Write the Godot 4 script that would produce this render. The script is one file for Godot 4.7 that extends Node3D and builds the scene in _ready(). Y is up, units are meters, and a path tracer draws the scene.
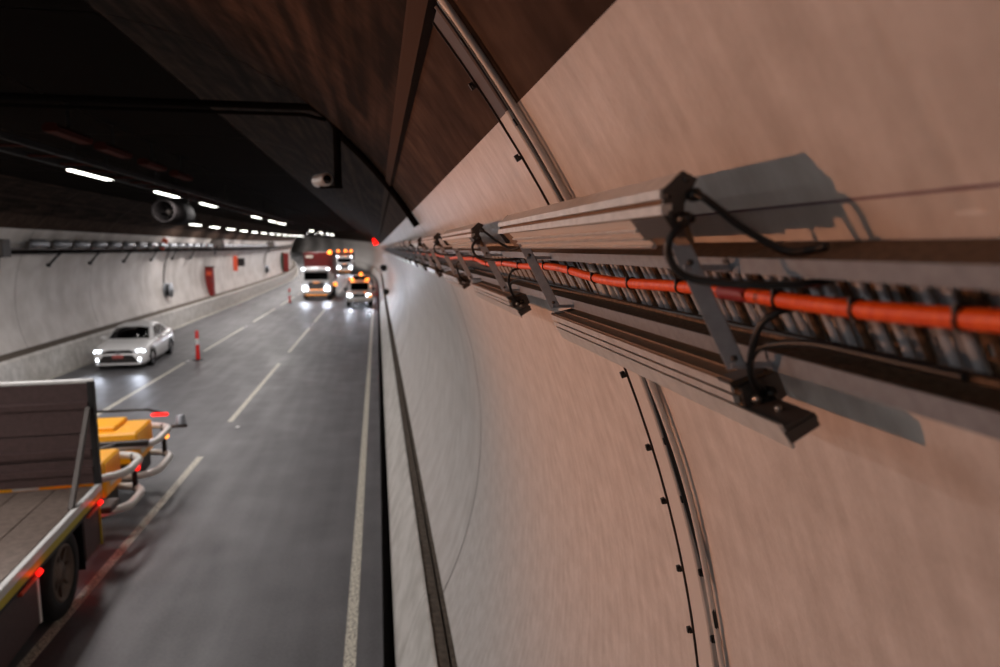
extends Node3D
# Road tunnel seen from a raised platform beside the curved wall: cable tray, strip luminaires, road and traffic.
# World: camera at (0, 4.4, 0), road at y = 0, the tunnel runs along -Z.

const CAM_H := 4.4
const RC := Vector2(-2.76, 2.65)     # centre of the near side wall's arc (x, height), radius RR
const RR := 3.72
const LC := Vector2(-7.84, 2.5)      # centre of the far side wall's arc, radius LR
const LR := 4.3
const CEIL := 6.33
const LEDGE := 1.0
const PAINT_R := 4.73
const PAINT_L := 5.02
const FAR := 232.0
const NEAR := -22.0

var taken := {}
var M := {}
var rng := RandomNumberGenerator.new()

# ------------------------------------------------------------------ mesh builder
class MB:
	var st := SurfaceTool.new()
	func _init() -> void:
		st.begin(Mesh.PRIMITIVE_TRIANGLES)
	func flat() -> MB:
		st.set_smooth_group(-1)
		return self
	func soft() -> MB:
		st.set_smooth_group(0)
		return self
	func tri(a: Vector3, b: Vector3, c: Vector3) -> void:
		st.add_vertex(a); st.add_vertex(c); st.add_vertex(b)
	func quad(a: Vector3, b: Vector3, c: Vector3, d: Vector3) -> void:
		tri(a, b, c); tri(a, c, d)
	func box(c: Vector3, s: Vector3, b := Basis(), bev := 0.0) -> MB:
		flat()
		var h = s * 0.5
		var e: float = min(bev, min(h.x, min(h.y, h.z)) * 0.9)
		if e <= 0.0:
			var v = []
			for i in 8:
				v.append(c + b * Vector3(h.x if i & 1 else -h.x, h.y if i & 2 else -h.y, h.z if i & 4 else -h.z))
			for f in [[0, 2, 3, 1], [4, 5, 7, 6], [0, 1, 5, 4], [2, 6, 7, 3], [0, 4, 6, 2], [1, 3, 7, 5]]:
				quad(v[f[0]], v[f[1]], v[f[2]], v[f[3]])
			return self
		# chamfered: 3 vertices for each corner
		var p = {}
		for i in 8:
			var sg = Vector3(1 if i & 1 else -1, 1 if i & 2 else -1, 1 if i & 4 else -1)
			for a in 3:
				var o = Vector3(h.x - e, h.y - e, h.z - e)
				o[a] = h[a]
				p[i * 3 + a] = c + b * (o * sg)
		for a in 3:
			var u = 1 << ((a + 1) % 3)
			var w = 1 << ((a + 2) % 3)
			for s2 in 2:
				var base: int = (1 << a) * s2
				var q = [base, base | u, base | u | w, base | w]
				if s2 == 0:
					q.reverse()
				quad(p[q[0] * 3 + a], p[q[1] * 3 + a], p[q[2] * 3 + a], p[q[3] * 3 + a])
			# edges along axis a
			for k in 4:
				var i0 = (u if k & 1 else 0) | (w if k & 2 else 0)
				var i1: int = i0 | (1 << a)
				var x = (a + 1) % 3
				var y = (a + 2) % 3
				var turn = (k == 0 or k == 3)
				if turn:
					quad(p[i0 * 3 + x], p[i0 * 3 + y], p[i1 * 3 + y], p[i1 * 3 + x])
				else:
					quad(p[i0 * 3 + x], p[i1 * 3 + x], p[i1 * 3 + y], p[i0 * 3 + y])
		for i in 8:
			var n = (1 if i & 1 else -1) * (1 if i & 2 else -1) * (1 if i & 4 else -1)
			if n > 0:
				tri(p[i * 3], p[i * 3 + 1], p[i * 3 + 2])
			else:
				tri(p[i * 3], p[i * 3 + 2], p[i * 3 + 1])
		return self
	func prism(poly: Array, z0: float, z1: float) -> MB:
		flat()
		var pv = PackedVector2Array(poly)
		var area = 0.0
		for i in pv.size():
			area += pv[i].cross(pv[(i + 1) % pv.size()])
		if area < 0.0:
			pv.reverse()
		var zb: float = min(z0, z1)
		var zt: float = max(z0, z1)
		for i in pv.size():
			var a = pv[i]
			var b = pv[(i + 1) % pv.size()]
			quad(Vector3(a.x, a.y, zb), Vector3(b.x, b.y, zb), Vector3(b.x, b.y, zt), Vector3(a.x, a.y, zt))
		var t = Geometry2D.triangulate_polygon(pv)
		for i in range(0, t.size(), 3):
			var a = pv[t[i]]
			var b = pv[t[i + 1]]
			var c = pv[t[i + 2]]
			if (b - a).cross(c - a) < 0.0:
				var s = b
				b = c
				c = s
			tri(Vector3(a.x, a.y, zt), Vector3(b.x, b.y, zt), Vector3(c.x, c.y, zt))
			tri(Vector3(a.x, a.y, zb), Vector3(c.x, c.y, zb), Vector3(b.x, b.y, zb))
		return self
	func tube(pts: Array, r: float, n := 8, closed := false) -> MB:
		soft()
		var rings = []
		var m = pts.size()
		var up = Vector3.UP
		for i in m:
			var a: Vector3 = pts[(i - 1 + m) % m] if closed else pts[max(i - 1, 0)]
			var b: Vector3 = pts[(i + 1) % m] if closed else pts[min(i + 1, m - 1)]
			var t: Vector3 = (b - a).normalized()
			if i == 0:
				up = Vector3.UP if abs(t.y) < 0.9 else Vector3.RIGHT
			var x = up.cross(t).normalized()
			up = t.cross(x).normalized()
			var ring = []
			for k in n:
				var g = TAU * k / n
				ring.append(pts[i] + (x * cos(g) + up * sin(g)) * r)
			rings.append(ring)
		for i in (m if closed else m - 1):
			for k in n:
				var j = (i + 1) % m
				quad(rings[i][k], rings[i][(k + 1) % n], rings[j][(k + 1) % n], rings[j][k])
		if not closed:
			for k in range(1, n - 1):
				tri(rings[0][0], rings[0][k + 1], rings[0][k])
				tri(rings[m - 1][0], rings[m - 1][k], rings[m - 1][k + 1])
		return self
	func lathe(prof: Array, t: Transform3D, n := 24) -> MB:
		# prof: Vector2(radius, height along local y)
		soft()
		for i in prof.size() - 1:
			for k in n:
				var a = TAU * k / n
				var b = TAU * (k + 1) / n
				var p0: Vector2 = prof[i]
				var p1: Vector2 = prof[i + 1]
				var v0 = t * Vector3(cos(a) * p0.x, p0.y, sin(a) * p0.x)
				var v1 = t * Vector3(cos(b) * p0.x, p0.y, sin(b) * p0.x)
				var v2 = t * Vector3(cos(b) * p1.x, p1.y, sin(b) * p1.x)
				var v3 = t * Vector3(cos(a) * p1.x, p1.y, sin(a) * p1.x)
				if p1.x < 1e-6:
					tri(v0, v3, v1)
				elif p0.x < 1e-6:
					tri(v0, v3, v2)
				else:
					quad(v0, v3, v2, v1)
		return self
	func loft(rings: Array, caps := true, ring_closed := true, smooth := true) -> MB:
		if smooth:
			soft()
		else:
			flat()
		var n: int = rings[0].size()
		for i in rings.size() - 1:
			for k in (n if ring_closed else n - 1):
				var l = (k + 1) % n
				quad(rings[i][k], rings[i + 1][k], rings[i + 1][l], rings[i][l])
		if caps:
			for e in [0, rings.size() - 1]:
				var c = Vector3.ZERO
				for v in rings[e]:
					c += v / n
				for k in n:
					if e == 0:
						tri(c, rings[e][k], rings[e][(k + 1) % n])
					else:
						tri(c, rings[e][(k + 1) % n], rings[e][k])
		return self
	func done() -> ArrayMesh:
		st.generate_normals()
		return st.commit()

func numbered(n: String) -> String:
	if not taken.has(n):
		taken[n] = 0
		return n
	taken[n] += 1
	return "%s_%03d" % [n, taken[n]]

func part(called: String, mesh: Mesh, mat: Material, parent: Node, kind := "") -> MeshInstance3D:
	var o = MeshInstance3D.new()
	o.name = called
	o.mesh = mesh
	o.material_override = null
	for i in mesh.get_surface_count():
		o.set_surface_override_material(i, mat)
	o.cast_shadow = GeometryInstance3D.SHADOW_CASTING_SETTING_ON
	parent.add_child(o, true)
	if kind:
		o.set_meta("kind", kind)
	return o

func tag(o: Node, label: String, category: String, group := "", kind := "") -> Node:
	if label: o.set_meta("label", label)
	if category: o.set_meta("category", category)
	if group: o.set_meta("group", group)
	if kind: o.set_meta("kind", kind)
	return o

func thing(called: String, label: String, category: String, at := Vector3.ZERO, turn := 0.0, group := "") -> Node3D:
	var o = Node3D.new()
	o.name = numbered(called)
	add_child(o)
	o.position = at
	o.rotation.y = turn
	tag(o, label, category, group)
	return o

func one(called: String, mesh: Mesh, mat: Material, label: String, category: String, group := "", at := Vector3.ZERO) -> MeshInstance3D:
	var o = part(numbered(called), mesh, mat, self)
	o.position = at
	tag(o, label, category, group)
	return o

func copy(o: Node3D, at: Vector3, label := "", turn := INF) -> Node3D:
	var c: Node3D = o.duplicate()
	var nm: String = String(o.name)
	var i = nm.rfind("_")
	if i > 0 and nm.substr(i + 1).is_valid_int():
		nm = nm.substr(0, i)
	c.name = numbered(nm)
	add_child(c)
	c.position = at
	if turn != INF:
		c.rotation.y = turn
	if label: c.set_meta("label", label)
	return c

# ------------------------------------------------------------------ tunnel line
func bend(d: float) -> Vector3:
	var a: float = max(0.0, d - 82.0)
	var b: float = max(0.0, d - 50.0)
	return Vector3(-0.0016 * a * a, 0.00015 * b * b, 0)

func at(x: float, y: float, d: float) -> Vector3:
	return Vector3(x, y, -d) + bend(d)

func wall_r(h: float) -> float:
	return RC.x + sqrt(max(0.0, RR * RR - (h - RC.y) * (h - RC.y)))

func wall_l(h: float) -> float:
	return LC.x - sqrt(max(0.0, LR * LR - (h - LC.y) * (h - LC.y)))

func steps(d0: float, d1: float, near_step := 2.0) -> Array:
	var out = [d0]
	var n = int(ceil((d1 - d0) / near_step))
	for i in range(1, n + 1):
		out.append(lerp(d0, d1, float(i) / n))
	return out

# a sheet swept along the tunnel: prof is a list of (x, height); faces the side given by the order
func sheet(prof: Array, ds: Array, uvs := 0.5, smooth := true, relief := false) -> ArrayMesh:
	var st = SurfaceTool.new()
	st.begin(Mesh.PRIMITIVE_TRIANGLES)
	st.set_smooth_group(0 if smooth else -1)
	var run = [0.0]
	for i in range(1, prof.size()):
		run.append(run[i - 1] + prof[i].distance_to(prof[i - 1]))
	var grid = []
	for d in ds:
		var row = []
		for i in prof.size():
			var p: Vector2 = prof[i]
			if relief:
				p = near_relief(p, d)
			row.append(at(p.x, p.y, d))
		grid.append(row)
	for j in ds.size() - 1:
		for i in prof.size() - 1:
			var c = [[j, i], [j, i + 1], [j + 1, i + 1], [j, i], [j + 1, i + 1], [j + 1, i]]
			for k in c:
				st.set_uv(Vector2(ds[k[0]] * uvs, run[k[1]] * uvs))
				st.add_vertex(grid[k[0]][k[1]])
	st.generate_normals()
	return st.commit()

# a closed bar swept along the tunnel, with caps
func bar(poly: Array, ds: Array) -> ArrayMesh:
	var m = MB.new()
	var rings = []
	for d in ds:
		var r = []
		for p in poly:
			r.append(at(p.x, p.y, d))
		rings.append(r)
	m.loft(rings, true, true, false)
	return m.done()

func arc(c: Vector2, r: float, h0: float, h1: float, n: int, side: float) -> Array:
	var a0 = asin((h0 - c.y) / r)
	var a1 = asin((h1 - c.y) / r)
	var out = []
	for i in n + 1:
		var a: float = lerp(a0, a1, float(i) / n)
		out.append(Vector2(c.x + side * r * cos(a), c.y + r * sin(a)))
	return out

# ------------------------------------------------------------------ textures
func noise_img(w: int, h: int, freq: float, oct: int, sd: int, kind := FastNoiseLite.TYPE_SIMPLEX_SMOOTH) -> Image:
	var n = FastNoiseLite.new()
	n.noise_type = kind
	n.seed = sd
	n.frequency = freq
	n.fractal_octaves = oct
	return n.get_seamless_image(w, h)

func mix_tex(size: int, layers: Array, c0: Color, c1: Color, lo := 0.0, hi := 1.0) -> ImageTexture:
	# layers: [image, weight, threshold(or -1)], blended into one value, ramped between two colours
	var im = Image.create(size, size, false, Image.FORMAT_RGB8)
	var tot = 0.0
	for l in layers:
		l[0].resize(size, size, Image.INTERPOLATE_CUBIC)
		tot += l[1]
	for y in size:
		for x in size:
			var v = 0.0
			for l in layers:
				v += l[0].get_pixel(x, y).r * l[1]
			v = clamp((v / tot - lo) / (hi - lo), 0.0, 1.0)
			im.set_pixel(x, y, c0.lerp(c1, v))
	return ImageTexture.create_from_image(im)

func mat(called: String, col: Color, rough := 0.6, metal := 0.0) -> StandardMaterial3D:
	var m = StandardMaterial3D.new()
	m.resource_name = called
	m.albedo_color = col
	m.roughness = rough
	m.metallic = metal
	M[called] = m
	return m

func grime(m: StandardMaterial3D, t: Texture2D, scale: float) -> StandardMaterial3D:
	m.albedo_texture = t
	m.uv1_triplanar = true
	m.uv1_scale = Vector3.ONE * scale
	return m

func glow(called: String, col: Color, e: float) -> StandardMaterial3D:
	var m = mat(called, col, 0.4)
	m.emission_enabled = true
	m.emission = col
	m.emission_energy_multiplier = e
	return m

func make_materials() -> void:
	var S = 512
	# painted lining: pale, with wash streaks running round the section (u along the tunnel, v round the section)
	var streak = noise_img(256, 16, 0.05, 4, 3)
	var fine = noise_img(S, S, 0.06, 3, 5)
	var broad = noise_img(S, S, 0.008, 3, 9)
	var paint_c = mix_tex(S, [[streak, 0.8], [fine, 0.35], [broad, 1.0]], Color(0.72, 0.695, 0.675), Color(0.81, 0.79, 0.775), 0.2, 0.8)
	var pits = noise_img(S, S, 0.03, 2, 21, FastNoiseLite.TYPE_CELLULAR)
	var paint_h = mix_tex(S, [[noise_img(S, S, 0.09, 4, 11), 0.5], [noise_img(S, S, 0.02, 3, 13), 0.7], [pits, 1.1]], Color.BLACK, Color.WHITE, 0.1, 0.9)
	var p = mat("painted_lining", Color(1, 1, 1), 0.42)
	p.albedo_texture = paint_c
	p.heightmap_enabled = true
	p.heightmap_texture = paint_h
	p.heightmap_scale = 0.14
	p.metallic_specular = 0.4
	var p2 = mat("painted_lining_plain", Color(1, 1, 1), 0.5)
	p2.albedo_texture = mix_tex(S, [[noise_img(256, 32, 0.03, 3, 15), 0.22], [noise_img(S, S, 0.006, 4, 17), 1.2]], Color(0.72, 0.695, 0.675), Color(0.81, 0.79, 0.775), 0.2, 0.8)
	# bare sooty concrete above the paint line
	var bare_c = mix_tex(S, [[noise_img(256, 16, 0.05, 4, 33), 0.7], [noise_img(S, S, 0.04, 4, 35), 0.5], [noise_img(S, S, 0.01, 3, 37), 1.0]], Color(0.19, 0.145, 0.12), Color(0.31, 0.25, 0.215), 0.2, 0.8)
	var b = mat("bare_concrete", Color(1, 1, 1), 0.85)
	b.albedo_texture = bare_c
	b.heightmap_enabled = true
	b.heightmap_texture = paint_h
	b.heightmap_scale = 0.2
	b.metallic_specular = 0.15
	# roof: soot with streaks along the tunnel
	var roof_c = mix_tex(S, [[noise_img(16, 256, 0.06, 4, 43), 1.3], [noise_img(S, S, 0.05, 4, 45), 0.4], [noise_img(S, S, 0.012, 2, 47), 0.5]], Color(0.12, 0.095, 0.08), Color(0.26, 0.205, 0.175), 0.3, 0.75)
	var rf = mat("roof_concrete", Color(1, 1, 1), 0.8)
	rf.albedo_texture = roof_c
	rf.metallic_specular = 0.12
	mat("soffit_black", Color(0.095, 0.077, 0.068), 0.9).metallic_specular = 0.05
	mat("joint_dark", Color(0.07, 0.06, 0.055), 0.9).metallic_specular = 0.1
	# asphalt
	var as_c = mix_tex(S, [[noise_img(S, S, 0.25, 2, 51), 0.7], [noise_img(16, 256, 0.05, 3, 53), 0.7], [noise_img(S, S, 0.01, 3, 55), 0.7]], Color(0.31, 0.307, 0.316), Color(0.41, 0.406, 0.416), 0.2, 0.8)
	var as_r = mix_tex(256, [[noise_img(8, 128, 0.06, 3, 57), 1.0], [noise_img(256, 256, 0.02, 3, 59), 0.8]], Color(0.46, 0.46, 0.46), Color(0.62, 0.62, 0.62), 0.2, 0.8)
	var as_h = mix_tex(256, [[noise_img(256, 256, 0.3, 2, 61), 1.0]], Color.BLACK, Color.WHITE)
	var a = mat("asphalt", Color(1, 1, 1), 1.0)
	a.albedo_texture = as_c
	a.roughness_texture = as_r
	a.heightmap_enabled = true
	a.heightmap_texture = as_h
	a.heightmap_scale = 0.12
	var mk = mix_tex(256, [[noise_img(256, 256, 0.08, 4, 63), 1.0]], Color(0.52, 0.5, 0.46), Color(0.86, 0.84, 0.78), 0.3, 0.6)
	grime(mat("road_paint", Color(1, 1, 1), 0.55), mk, 1.2)
	var con = mix_tex(256, [[noise_img(256, 256, 0.03, 4, 65), 1.0], [noise_img(256, 256, 0.12, 3, 66), 0.4]], Color(0.66, 0.645, 0.62), Color(0.8, 0.785, 0.765), 0.25, 0.7)
	grime(mat("barrier_concrete", Color(1, 1, 1), 0.6), con, 0.22)
	var dirt = mix_tex(256, [[noise_img(256, 256, 0.04, 4, 67), 1.0], [noise_img(256, 256, 0.2, 2, 68), 0.6]], Color(0.26, 0.225, 0.19), Color(0.42, 0.375, 0.33), 0.25, 0.75)
	grime(mat("ledge_dirt", Color(1, 1, 1), 0.9), dirt, 0.8)
	var wear = mix_tex(256, [[noise_img(256, 256, 0.03, 4, 71), 1.0], [noise_img(256, 256, 0.15, 3, 72), 0.5]], Color(0.86, 0.855, 0.85), Color(0.98, 0.975, 0.97), 0.2, 0.8)
	grime(mat("aluminium", Color(0.88, 0.865, 0.85), 0.3, 0.4), wear, 3.0)
	grime(mat("galvanised", Color(0.62, 0.64, 0.67), 0.4, 0.35), wear, 5.0)
	grime(mat("galvanised_highlight", Color(0.93, 0.96, 1.0), 0.25, 0.25), wear, 7.0)  # white-blue highlights of the tray ribs are put into this pale colour
	var rust = mix_tex(256, [[noise_img(256, 256, 0.05, 4, 75), 1.0], [noise_img(256, 256, 0.2, 3, 76), 0.5]], Color(0.26, 0.185, 0.12), Color(0.46, 0.36, 0.27), 0.25, 0.75)
	grime(mat("dusty_steel", Color(1, 1, 1), 0.75, 0.2), rust, 6.0)
	grime(mat("shaded_top", Color(0.5, 0.4, 0.31), 0.75, 0.1), wear, 4.0)  # brown tone puts the unlit look of the lamp tops into the colour
	mat("chalk_purple", Color(0.46, 0.37, 0.42), 0.9)
	mat("bare_strip", Color(0.3, 0.26, 0.26), 0.6)
	mat("gap_shade_brown", Color(0.2, 0.16, 0.14), 0.8)  # colour of the painted shadow line beside the cover plate
	mat("plain_concrete", Color(0.45, 0.42, 0.4), 0.9).metallic_specular = 0.2
	mat("drain_bitumen", Color(0.19, 0.18, 0.17), 0.7)
	mat("lens_panel", Color(0.78, 0.74, 0.7), 0.35)
	mat("black_plastic", Color(0.03, 0.03, 0.032), 0.45)
	mat("dark_plate", Color(0.3, 0.275, 0.26), 0.5, 0.3)
	mat("bolt_steel", Color(0.75, 0.74, 0.72), 0.3, 0.9)
	var oc = mix_tex(256, [[noise_img(256, 256, 0.04, 4, 77), 1.0]], Color(0.86, 0.29, 0.02), Color(0.93, 0.37, 0.04), 0.3, 0.7)
	grime(mat("orange_sheath", Color(1, 1, 1), 0.42), oc, 5.0)
	mat("grey_cable", Color(0.33, 0.3, 0.29), 0.5)
	mat("car_white", Color(0.94, 0.94, 0.94), 0.25).clearcoat_enabled = true
	mat("glass_dark", Color(0.02, 0.022, 0.025), 0.06)
	mat("grille_black", Color(0.03, 0.03, 0.03), 0.4)
	mat("tyre", Color(0.035, 0.035, 0.036), 0.8)
	mat("rim_grey", Color(0.5, 0.5, 0.52), 0.3, 0.8)
	mat("rim_rusty", Color(0.42, 0.36, 0.32), 0.5, 0.5)
	mat("chrome", Color(0.85, 0.85, 0.87), 0.15, 1.0)
	mat("plate_red", Color(0.7, 0.35, 0.33), 0.5)
	mat("plate_white", Color(0.8, 0.8, 0.76), 0.5)
	grime(mat("board_steel", Color(0.34, 0.265, 0.26), 0.5, 0.2), wear, 1.2)
	grime(mat("deck_steel", Color(0.62, 0.56, 0.53), 0.4, 0.5), con, 1.0)
	mat("frame_black", Color(0.06, 0.058, 0.06), 0.5)
	mat("stripe_silver", Color(0.83, 0.83, 0.82), 0.35)
	mat("stripe_yellow", Color(0.72, 0.66, 0.1), 0.4)
	mat("attenuator_yellow", Color(0.98, 0.68, 0.03), 0.4)
	mat("tube_white", Color(0.82, 0.81, 0.79), 0.35, 0.2)
	mat("container_red", Color(0.36, 0.05, 0.045), 0.5)
	mat("cabinet_red", Color(0.5, 0.07, 0.05), 0.5)
	mat("bollard_red", Color(0.88, 0.1, 0.06), 0.5)
	mat("reflective_white", Color(0.9, 0.9, 0.9), 0.4)
	mat("sign_orange", Color(0.86, 0.33, 0.2), 0.5)
	mat("fan_steel", Color(0.12, 0.11, 0.11), 0.85, 0.0).metallic_specular = 0.15
	mat("rung_red", Color(0.24, 0.1, 0.075), 0.8).metallic_specular = 0.15
	mat("green_door", Color(0.2, 0.26, 0.22), 0.6)
	glow("lamp_white", Color(1.0, 0.99, 0.95), 8.0)
	glow("head_lamp", Color(0.93, 0.96, 1.0), 14.0)
	glow("amber_lamp", Color(1.0, 0.6, 0.22), 2.6)
	glow("red_lamp", Color(1.0, 0.1, 0.07), 1.6)
	glow("flood_lamp", Color(1.0, 0.6, 0.33), 3.0)

# ------------------------------------------------------------------ lights
func area(parent: Node, pos: Vector3, size: Vector2, col: Color, e: float, face := Vector3.DOWN) -> void:
	var l = AreaLight3D.new()
	l.name = "lamp_light"
	l.area_size = size
	l.light_color = col
	l.light_energy = e
	l.area_range = 120.0
	l.shadow_enabled = true
	parent.add_child(l, true)
	l.position = pos
	if face == Vector3.DOWN:
		l.rotation_degrees = Vector3(-90, 0, 0)
	else:
		l.basis = Basis.looking_at(face, Vector3.UP)

func spot(parent: Node, pos: Vector3, dir: Vector3, angle: float, col: Color, e: float, size := 0.05) -> void:
	var l = SpotLight3D.new()
	l.name = "beam_light"
	l.light_color = col
	l.light_energy = e
	l.spot_angle = angle
	l.spot_angle_attenuation = 1.0
	l.spot_range = 120.0
	l.spot_attenuation = 2.0
	l.light_size = size
	l.shadow_enabled = true
	parent.add_child(l, true)
	l.position = pos
	l.basis = Basis.looking_at(dir, Vector3.UP)

func omni(parent: Node, pos: Vector3, col: Color, e: float, size := 0.04) -> void:
	var l = OmniLight3D.new()
	l.name = "glow_light"
	l.light_color = col
	l.light_energy = e
	l.omni_range = 60.0
	l.omni_attenuation = 2.0
	l.light_size = size
	l.shadow_enabled = true
	parent.add_child(l, true)
	l.position = pos

# strength of every kind of lamp
const CEILING_LAMP := 14.0
const FLOOD := 15.5
const HEAD := 4.0
const EXPOSURE := 1.0

func _ready() -> void:
	rng.seed = 7
	var cam = Camera3D.new()
	cam.name = "camera"
	add_child(cam)
	cam.position = Vector3(0, CAM_H, 0)
	cam.rotation_degrees = Vector3(-7.166, -10.175, 0)
	cam.near = 0.02
	cam.far = 600.0
	var lens = CameraAttributesPhysical.new()
	lens.frustum_focal_length = 24.468
	lens.frustum_focus_distance = 1.75
	lens.exposure_aperture = 2.8
	cam.attributes = lens
	cam.fov = 52.25
	cam.current = true
	var env = Environment.new()
	env.background_mode = Environment.BG_COLOR
	env.background_color = Color.BLACK
	env.tonemap_mode = Environment.TONE_MAPPER_LINEAR
	env.tonemap_exposure = EXPOSURE
	env.sdfgi_enabled = true
	env.ssao_enabled = true
	env.ssil_enabled = true
	var we = WorldEnvironment.new()
	we.name = "environment"
	we.environment = env
	add_child(we)
	make_materials()
	build_shell()
	build_road()
	build_ceiling_fittings()
	build_near_joint()
	build_tray()
	build_luminaires()
	build_far_wall_fittings()
	build_truck()
	build_attenuator()
	build_cars()
	build_small()

# ------------------------------------------------------------------ shell
const JOINTS := [-22.0, -16.9, -10.7, -4.6, 1.68, 6.4, 13.0, 19.3, 25.6, 31.8, 38.2, 44.3, 50.4, 56.6, 62.8, 69.0, 75.2, 81.4, 87.6, 93.8, 100.0, 106.2, 112.4, 118.6, 124.8, 131.0, 137.2, 143.4, 149.6, 162.0, 174.4, 186.8, 199.2, 211.6, 232.0]

func near_relief(p: Vector2, d: float) -> Vector2:
	# formwork mark round the section at d = 0.54 and a fine crack along the wall, both cut into the surface
	var out = 0.0
	var u = (d - 0.535 - 0.12 * (p.y - 4.6)) / 0.012
	if p.y > 4.43:
		out += 0.0035 * exp(-u * u)
	var n = (p - RC).normalized()
	return p + n * out

func build_shell() -> void:
	var walls = {}
	for side in ["right", "left"]:
		var w = Node3D.new()
		w.name = "wall_" + side
		add_child(w)
		tag(w, "curved tunnel side wall, pale painted lining below bare sooty concrete, " + ("with strip luminaires and orange cable" if side == "right" else "with red cabinet behind the white sedan"), "wall", "", "structure")
		walls[side] = w
	var ceil_n = Node3D.new()
	ceil_n.name = "ceiling"
	add_child(ceil_n)
	tag(ceil_n, "dark soot-stained tunnel roof with flat black soffit", "ceiling", "", "structure")
	for i in JOINTS.size() - 1:
		var d0: float = JOINTS[i] + 0.012
		var d1: float = JOINTS[i + 1] - 0.012
		var ds = steps(d0, d1, 2.2)
		var rp = arc(RC, RR, LEDGE, PAINT_R, 30, 1)
		if i == 3:
			ds = steps(d0, 0.3, 0.8)
			ds.append_array(steps(0.31, 0.8, 0.006))
			ds.append_array(steps(0.85, d1, 0.1))
			rp = arc(RC, RR, LEDGE, 4.42, 30, 1)
			rp.append_array(arc(RC, RR, 4.424, 4.49, 40, 1))
			rp.append_array(arc(RC, RR, 4.497, PAINT_R, 12, 1))
			part("painted_panel", sheet(rp, ds, 1.5, true, true), M.painted_lining, walls.right)
		else:
			part("painted_panel", sheet(rp, ds, (1.5 if i == 4 else 0.5) if i < 7 else 0.2), M.painted_lining if i < 7 else M.painted_lining_plain, walls.right)
		part("bare_panel", sheet(arc(RC, RR, PAINT_R, 4.99, 6, 1), ds), M.bare_concrete, walls.right)
		part("roof_panel", sheet(arc(RC, RR, 4.99, CEIL, 14, 1), ds, 0.35), M.roof_concrete, ceil_n)
		part("painted_panel", sheet(arc(LC, LR, LEDGE, PAINT_L, 26, -1), ds, 0.2), M.painted_lining_plain, walls.left)
		part("bare_panel", sheet(arc(LC, LR, PAINT_L, 5.45, 5, -1), ds), M.bare_concrete, walls.left)
		part("roof_panel", sheet(arc(LC, LR, 5.45, CEIL, 8, -1), ds, 0.35), M.roof_concrete, ceil_n)
		# flat soffit panels
		var xa = wall_r(CEIL)
		var xb = wall_l(CEIL)
		for k in 4:
			part("soffit_panel", sheet([Vector2(lerp(xa, xb, k / 4.0) - 0.012, CEIL), Vector2(lerp(xa, xb, (k + 1) / 4.0) + 0.012, CEIL)], ds, 0.35), M.soffit_black, ceil_n)
	# dark backing seen in the joints, and thickness behind the lining
	var all_d = steps(NEAR, FAR, 2.5)
	var back_r = arc(RC, RR + 0.07, LEDGE - 0.05, CEIL - 0.02, 24, 1)
	var back_l = arc(LC, LR + 0.07, LEDGE - 0.05, CEIL - 0.02, 24, -1)
	part("joint_backing", sheet(back_r, all_d), M.plain_concrete, walls.right)
	part("joint_backing", sheet(back_l, all_d), M.plain_concrete, walls.left)
	var slab = [Vector2(wall_r(CEIL) + 0.3, CEIL + 0.03), Vector2(wall_l(CEIL) - 0.3, CEIL + 0.03), Vector2(wall_l(CEIL) - 0.3, CEIL + 0.3), Vector2(wall_r(CEIL) + 0.3, CEIL + 0.3)]
	part("roof_slab", bar(slab, all_d), M.plain_concrete, ceil_n)
	# concrete nib along the foot of the roof, high on the wall where the lining ends
	var hx = wall_r(4.99)
	var lip = [Vector2(hx + 0.025, 4.965), Vector2(hx - 0.006, 4.955), Vector2(hx - 0.04, 5.0), Vector2(hx - 0.045, 5.012), Vector2(hx - 0.015, 5.018)]
	part("roof_nib", bar(lip, steps(NEAR, FAR, 3.0)), M.bare_concrete, walls.right)
	# snapped chalk line on the paint beside the upper luminaires
	var chalk = []
	for q in [4.4495, 4.4522]:
		var nq = (Vector2(wall_r(q), q) - RC).normalized()
		chalk.append(Vector2(wall_r(q), q) - nq * 0.0004)
		chalk.insert(0, Vector2(wall_r(q), q) + nq * 0.001)
	part("chalk_line", bar(chalk, steps(-1.5, 1.5, 1.0)), M.chalk_purple, walls.right)
	# ends of the tunnel
	for d in [NEAR, FAR]:
		var e = MB.new()
		e.box(at(-5.8, 2.5, d) + Vector3(0, 0, 0.2 if d < 0 else -0.2), Vector3(16, 12, 0.3))
		var o = part("wall_back" if d < 0 else "wall_front", e.done(), M.bare_concrete, self)
		tag(o, "bare concrete wall closing the tunnel " + ("behind the work truck" if d < 0 else "beyond the bend"), "wall", "", "structure")
	# barriers
	var br = Node3D.new()
	br.name = "barrier_right"
	add_child(br)
	tag(br, "pale concrete road barrier with dirty ledge below the strip luminaires", "barrier", "", "structure")
	var bl = Node3D.new()
	bl.name = "barrier_left"
	add_child(bl)
	tag(bl, "pale concrete road barrier with wide brown ledge beside the white sedan", "barrier", "", "structure")
	for i in JOINTS.size() - 1:
		var ds2 = steps(JOINTS[i] + 0.006, JOINTS[i + 1] - 0.006, 2.5)
		part("barrier_face", bar([Vector2(0.1, 0.0), Vector2(0.12, 0.28), Vector2(0.34, 0.9), Vector2(0.385, 1.0), Vector2(0.41, 1.005), Vector2(0.41, 0.0)], ds2), M.barrier_concrete, br)
		part("ledge_slab", bar([Vector2(0.412, 0.0), Vector2(0.412, 0.985), Vector2(0.515, 0.985), Vector2(0.515, 0.0)], ds2), M.ledge_dirt, br)
		part("ledge_slab", bar([Vector2(0.535, 0.0), Vector2(0.535, 0.985), Vector2(0.72, 0.99), Vector2(0.72, 0.0)], ds2), M.ledge_dirt, br)
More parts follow.
